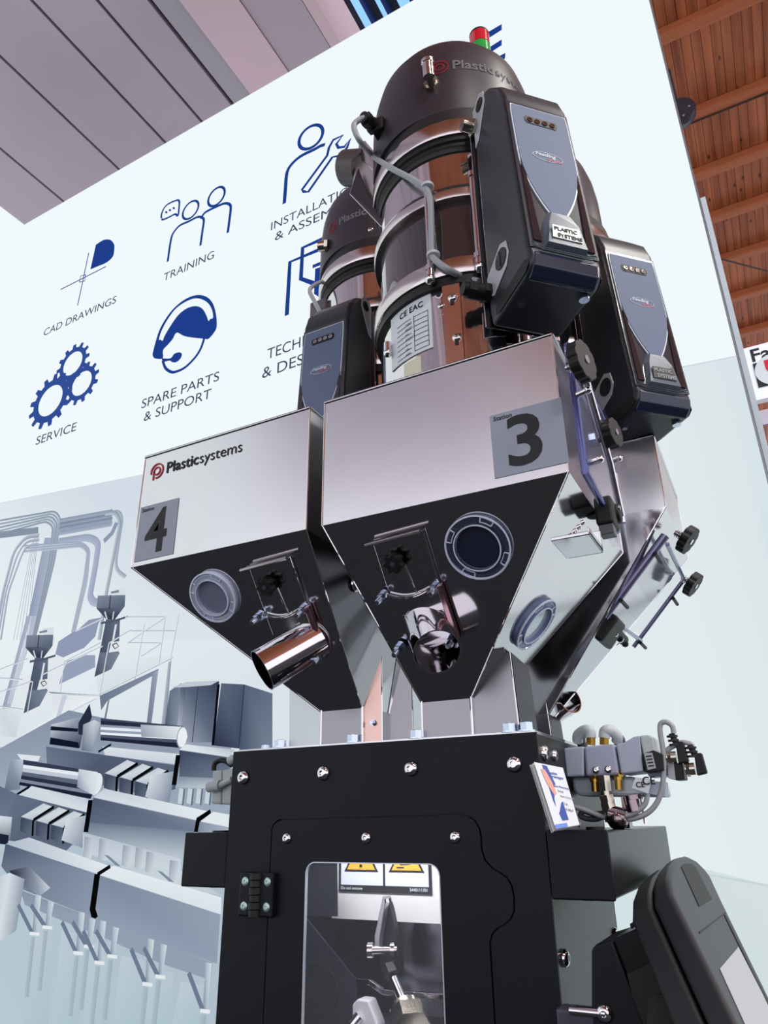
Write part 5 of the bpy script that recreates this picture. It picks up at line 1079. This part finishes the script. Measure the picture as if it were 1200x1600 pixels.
one(lambda m: (m.cyl(A(985, 1245), A(992, 1268), .0085), m.cyl(A(987, 1243), A(989, 1250), .010)), 'hose_coupling', mat('purplish chrome', (0, 0, 0)), vu, smooth=30)
for x0, sgn in ((923, -1), (944, 1)):
    one(lambda m: (m.hexa(A(x0, 1164, .95), A(x0, 1153, .95), .0062), m.cyl(A(x0, 1153, .95), A(x0, 1150, .95), .005)), 'push_fitting', BRASS, vu, smooth=25)
    one(lambda m: (m.tube([A(x0, 1153, .95), A(x0-sgn*-1, 1144, .95), A(x0+sgn*5, 1141, .95), A(x0+sgn*13, 1143, .955), A(x0+sgn*20, 1150, .96), A(x0+sgn*20, 1158, .965)], .0068, 12)), 'air_elbow', ALUL, vu, smooth=60)
one(lambda m: m.tube([A(907, 1150, .965), A(908, 1160, .97), A(912, 1168, .975)], .006, 10), 'dark_hose', CABLED, vu, smooth=60)
one(lambda m: m.tube([A(964, 1150, .965), A(970, 1158, .97), A(966, 1166, .975)], .006, 10), 'dark_hose', CABLED, vu, smooth=60)
# plugs and cables
for x, y in ((1052, 1158), (1081, 1176)):
    pb = one(lambda m: (qbox(m, [(x+3, y+1), (x+15, y), (x+24, y+32), (x+8, y+36)], .93, .012)), 'cable_plug', PLAST, vu, bevel=.0015)
    one(lambda m: [m.cyl(A(x-2+i*2, y-9+i*6.5, .935), A(x-1.4+i*2, y-6+i*6.5, .935), .0062) for i in range(3)]+[m.cyl(A(x-3, y-12, .935), A(x+6, y+6, .935), .0035)], 'strain_relief', RUBBER, pb, smooth=30)
    one(lambda m: (m.cyl(A(x-10, y+26, .935), A(x+5, y+25, .935), .0068), m.hexa(A(x-8, y+26, .935), A(x-3, y+26, .935), .0082)), 'plug_nut', NICKEL, pb, smooth=25)
one(lambda m: m.tube([A(x, y, .93) for x, y in ((1053, 1146), (1050, 1134), (1040, 1128), (1032, 1132), (1032, 1148), (1036, 1172), (1037, 1205), (1034, 1234), (1024, 1258), (1005, 1274), (975, 1281), (945, 1277), (915, 1266), (890, 1259), (882, 1263), (895, 1282), (908, 1290))], .0031, 8), 'valve_cable', CABLE, vu, smooth=60)
one(lambda m: m.tube([A(x, y, .936) for x, y in ((1083, 1166), (1078, 1162), (1066, 1160), (1054, 1165), (1045, 1170), (1040, 1175))], .0029, 8), 'valve_cable', CABLE, vu, smooth=60)
one(lambda m: m.tube([A(x, y, .926) for x, y in ((1012, 1240), (1008, 1256), (995, 1268), (980, 1274), (955, 1276))], .0029, 8), 'valve_cable', CABLE, vu, smooth=60)
one(lambda m: m.tube([A(x, y, .935) for x, y in ((910, 1266), (930, 1272), (952, 1270), (930, 1280), (908, 1276), (910, 1268))], .0032, 8), 'dark_cable', CABLED, vu, smooth=60)
one(lambda m: m.cyl(A(1002, 1246, .96), A(1009, 1287, .96), .0022), 'support_wire', CHROME, vu, smooth=40)
one(lambda m: m.box(A(960, 1200).x, A(968, 1200).x, .945, .965, -.0120, .03), 'standing_post', mat('purplish chrome', (0, 0, 0)), vu)
# ---- business card leaning in a clear holder
ch = thing('business_card_holder', 'clear holder with a white business card, leaning on the cabinet above the right rail', 'card holder', (-.215, .80, -.0120))
cTL, cTR, cBR, cBL = atY(834, 1191, .792), atY(879, 1200, .815), atY(905, 1289, .800), atY(868, 1296, .775)
cdn = (cTR-cTL).cross(cBL-cTL).normalized()
if cdn.y > 0: cdn = -cdn
one(lambda m: m.prism([cTL-cdn*.002, cTR-cdn*.002, cBR-cdn*.002, cBL-cdn*.002], -cdn*.004), 'card_stack', mat('card edges', (214, 210, 208), .6), ch)
cx0 = cTL+(cTR-cTL)*.17
one(lambda m: m.prism([cTL, cTR, cBR, cBL], cdn*.0006), 'holder_front', WHITE, ch)
def CQ(u, v, o=.0008): return cTL+(cTR-cTL)*u*(1-v)+(cBR-cBL)*u*v+(cBL-cTL)*v+cdn*o
def cq(name, P_, mt, o=.0008): one(lambda m: m.prism([CQ(a_, b_, o) for a_, b_ in P_], cdn*.0002), name, mt, ch)
CB = mat('card blue', (36, 74, 160), .5)
cq('card_band', [(.26, .02), (.42, .03), (.60, .50), (.62, .90), (.36, .90), (.24, .6)], CB); cq('card_portrait', [(.16, .10), (.30, .10), (.42, .30), (.46, .48), (.36, .52), (.20, .30)], mat('portrait skin print', (222, 160, 146), .6), .0011)
cq('card_band', [(0, .94), (.5, .94), (.5, 1), (0, 1)], mat('card pale blue', (104, 140, 220), .5), .0011)
cu_ = (cTR-cTL).normalized(); cv_ = cdn.cross(cu_)
if cv_.z < 0: cv_ = -cv_
for s, u, v, sz_, mt in (('sales', .45, .16, .0044, CB), ('manager', .46, .215, .0042, CB), ('Jens Flemming', .45, .37, .0029, CB), ('Sales', .52, .45, .0035, GREYINK), ('Plastic Systems', .55, .53, .0026, GREYINK), ('Tel.', .6, .66, .0035, GREYINK), ('E-Mail', .62, .75, .0035, GREYINK)):
    one(lambda m: m.text(s, CQ(u, v, .0012), cu_, cu_.cross(-cdn) if cu_.cross(-cdn).z > 0 else cu_.cross(cdn), sz_, .01, depth=.0001), 'card_text', mt, ch)
one(lambda m: (m.prism([CQ(-.02, -.01, -.007), CQ(.06, -.01, -.007), CQ(.06, 1, -.007), CQ(-.02, 1, -.007)], -cdn*.0015)), 'holder_back', mat('clear holder', (206, 206, 210), .2, 0, alpha=.6), ch)

# ---- light grey valve on the left flank
lv = thing('side_valve', 'light grey air valve fixed to the left flank of the black cabinet', 'valve', (-.69, .90, .01))
one(lambda m: qbox(m, [(332, 1204), (346, 1203), (345, 1257), (329, 1256)], .90, .035), 'valve_body', ALUL, lv, bevel=.003)
one(lambda m: qbox(m, [(347, 1203), (366, 1200), (364, 1258), (346, 1257)], .90, .035), 'valve_body', ALUL, lv, bevel=.003)
one(lambda m: (m.cyl(atY(326, 1230, .893), atY(344, 1227, .893), .0075), m.cyl(atY(344, 1227, .893), atY(362, 1218, .893), .0045)), 'tube_fitting', ALUL, lv, smooth=40)
one(lambda m: m.tube([atY(x, y, .91) for x, y in ((334, 1204), (336, 1193), (345, 1188), (354, 1190), (362, 1196))], .004, 8), 'air_hose', PLAST, lv, smooth=60)
one(lambda m: m.cyl(atY(358, 1189, .9), atY(368, 1184, .9), .006), 'elbow', ALUL, lv, smooth=40)

# ---- operator panel on its mount at the lower right
PA = V((-.117, .80, -.066)); PN = V((1, 0, .6)).normalized()
def U(x, y, o=0): return hit(x, y, PA, PN)+PN*o
tp = thing('operator_panel', 'black operator terminal with a rounded top, tilted at the lower right corner', 'control panel', tuple(U(1150, 1620)-V((.03, 0, .1))))
yl = [(1049, 1394), (1046, 1369), (1050, 1350), (1059, 1338), (1072, 1335), (1086, 1342), (1100, 1356), (1113, 1374), (1133, 1417), (1200, 1553), (1262, 1680), (1200, 1700)]
PL_ = mat('black textured panel housing', (34, 33, 39), .45, 0, .06, 300)
one(lambda m: m.prism([U(*q_) for q_ in yl], -PN*.022), 'front_shell', PL_, tp, bevel=.006, seg=3, smooth=40)
one(lambda m: m.prism([U(*q_, -.0235) for q_ in yl], -PN*.024), 'back_shell', mat('black back shell', (34, 34, 38), .45), tp, bevel=.005, seg=3, smooth=40)
one(lambda m: m.prism([U(1064, 1355, .0002), U(1068, 1350, .0002), U(1080, 1350, .0002), U(1086, 1355, .0002), U(1112, 1405, .0002), U(1092, 1417, .0002)], PN*.0006), 'dark_window', mat('deep recess', (0, 0, 0)), tp)
one(lambda m: m.prism([U(1092, 1456, .0002), U(1134, 1425, .0002), U(1134, 1427, .0002), U(1093, 1459, .0002)], PN*.0006), 'panel_groove', mat('deep recess', (0, 0, 0)), tp)
one(lambda m: m.prism([U(1130, 1428, .0002), U(1132, 1427, .0002), U(1216, 1598, .0002), U(1212, 1598, .0002)], PN*.0006), 'panel_groove', mat('deep recess', (0, 0, 0)), tp)
one(lambda m: m.prism([U(1124, 1514, .0002), U(1153, 1480, .0002), U(1240, 1650, .0002), U(1190, 1660, .0002)], PN*.0005), 'touch_screen', mat('pale grey screen', (168, 170, 174), .35), tp)
mb = M(); mb.prism([atY(x, y, .79) for x, y in ((924, 1484), (930, 1477), (956, 1469), (1022, 1640), (924, 1640))], (0, .10, 0)); mb.build('mount_box', BLACK, tp, bevel=.002)
mb = M(); mb.prism([atY(x, y, .792) for x, y in ((957, 1468), (1018, 1440), (1060, 1520), (1120, 1640), (1024, 1640))], (0, .10, 0)); mb.build('mount_housing', BLACKG, tp, bevel=.002)
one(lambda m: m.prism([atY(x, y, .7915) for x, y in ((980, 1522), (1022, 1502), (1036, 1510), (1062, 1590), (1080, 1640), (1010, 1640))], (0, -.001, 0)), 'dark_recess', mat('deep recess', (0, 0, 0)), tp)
one(lambda m: (m.cyl(atY(1045, 1600, .79), atY(1045, 1600, .778), .018), m.cyl(atY(1030, 1575, .79), atY(1030, 1575, .782), .010)), 'pivot_knob', PLAST, tp, smooth=40)
one(lambda m: m.box(-.172, -.150, .86, .90, -.17, -.10), 'panel_arm', BLACK, tp)

# ---- things beyond the stand
sg = thing('hall_sign', 'white hall sign with black lettering and a red and white ring emblem, right edge', 'sign', tuple(atY(1230, 650, 4.0)))
z1_, z0_ = atY(1180, 540, 4.0).z, atY(1188, 624, 4.0).z
one(lambda m: m.box(.15, 2.2, 4.0, 4.05, z0_, z1_), 'sign_board', mat('white sign board', (226, 228, 240), .5, emit=.25), sg)
q0 = atY(1174, 566, 3.998)
one(lambda m: m.text('Fakuma', q0, EX, EZ, .115, .02), 'sign_lettering', mat('sign black', (30, 30, 36), .6), sg)
q1 = atY(1176, 569, 3.998); q2 = atY(1186, 606, 3.998); hh = q1.z-q2.z
one(lambda m: m.box(q1.x, q1.x+.5, 3.994, 3.998, q1.z-hh, q1.z), 'emblem_field', mat('sign black', (0, 0, 0)), sg)
one(lambda m: m.shape([circ(hh*.62, 48)], (q1.x+hh*.62, 3.993, q1.z-hh*.42), EX, EZ, .002), 'white_ring', WHITE, sg)
one(lambda m: m.prism([(q1.x+hh*.36, 3.99, q1.z), (q1.x+hh*.95, 3.99, q1.z), (q1.x+hh*.95, 3.99, q1.z-hh*.55), (q1.x+hh*.72, 3.99, q1.z-hh*.72), (q1.x+hh*.48, 3.99, q1.z-hh*.62), (q1.x+hh*.36, 3.99, q1.z-hh*.35)], (0, -.002, 0)), 'red_field', mat('sign red', (204, 28, 48), .5, emit=.1), sg)
one(lambda m: [m.cyl((x, 4.025, z1_-.01), (x, 4.025, 5.36), .004) for x in (1.9, 2.1)], 'hanging_wires', CABLED, sg, kind='stuff')
z3, z2 = atY(1190, 641, 4.6).z, atY(1190, 664, 4.6).z
bn = thing('pale_banner', 'pale plain banner hanging just below the hall sign', 'banner', (.6, 4.62, z2))
one(lambda m: m.box(.2, 2.2, 4.6, 4.62, z2, z3), 'banner_cloth', mat('pale banner cloth', (208, 200, 220), .6), bn)
one(lambda m: [m.cyl((x, 4.61, z3-.01), (x, 4.61, 5.36), .004) for x in (1.9, 2.1)], 'hanging_wires', CABLED, bn, kind='stuff')
p = atY(1062, 178, 4.45)
sp_ = thing('round_spotlight', 'dark round fixture under the wooden roof, half hidden by the light wall edge', 'lamp', tuple(p+V((0, 0, -.1))))
one(lambda m: m.lathe(p+V((0, .04, 0)), p+V((0, -.05, -.02)), [(.10, 0), (.115, .03), (.115, .075), (.10, .09), (.001, .088)], 32), 'lamp_body', mat('dark lamp body', (58, 52, 66), .4), sp_, smooth=40)
for a_ in range(6): one(lambda m: m.cyl(p+V((.07*math.cos(a_), -.052, .07*math.sin(a_)-.02)), p+V((.07*math.cos(a_), -.056, .07*math.sin(a_)-.02)), .008), 'lamp_screw', mat('pale screw', (170, 160, 170), .4), sp_)
one(lambda m: m.cyl(p+V((0, 0, .1)), (p.x, p.y, 5.43), .012), 'stem', CABLED, sp_)
w0, w1 = atZ(1120, 403, 5.0), atZ(1215, 428, 5.0)
wi = one(lambda m: m.cyl(w0+(w0-w1)*.3, w1+(w1-w0)*.2, .009, n=8), 'stay_cable', mat('dark steel cable', (80, 58, 52), .5), None)
tag(wi, 'thin dark stay cable crossing under the wooden roof at the right', 'cable')
for o in bpy.data.objects:
    if '_o' in o: del o['_o']
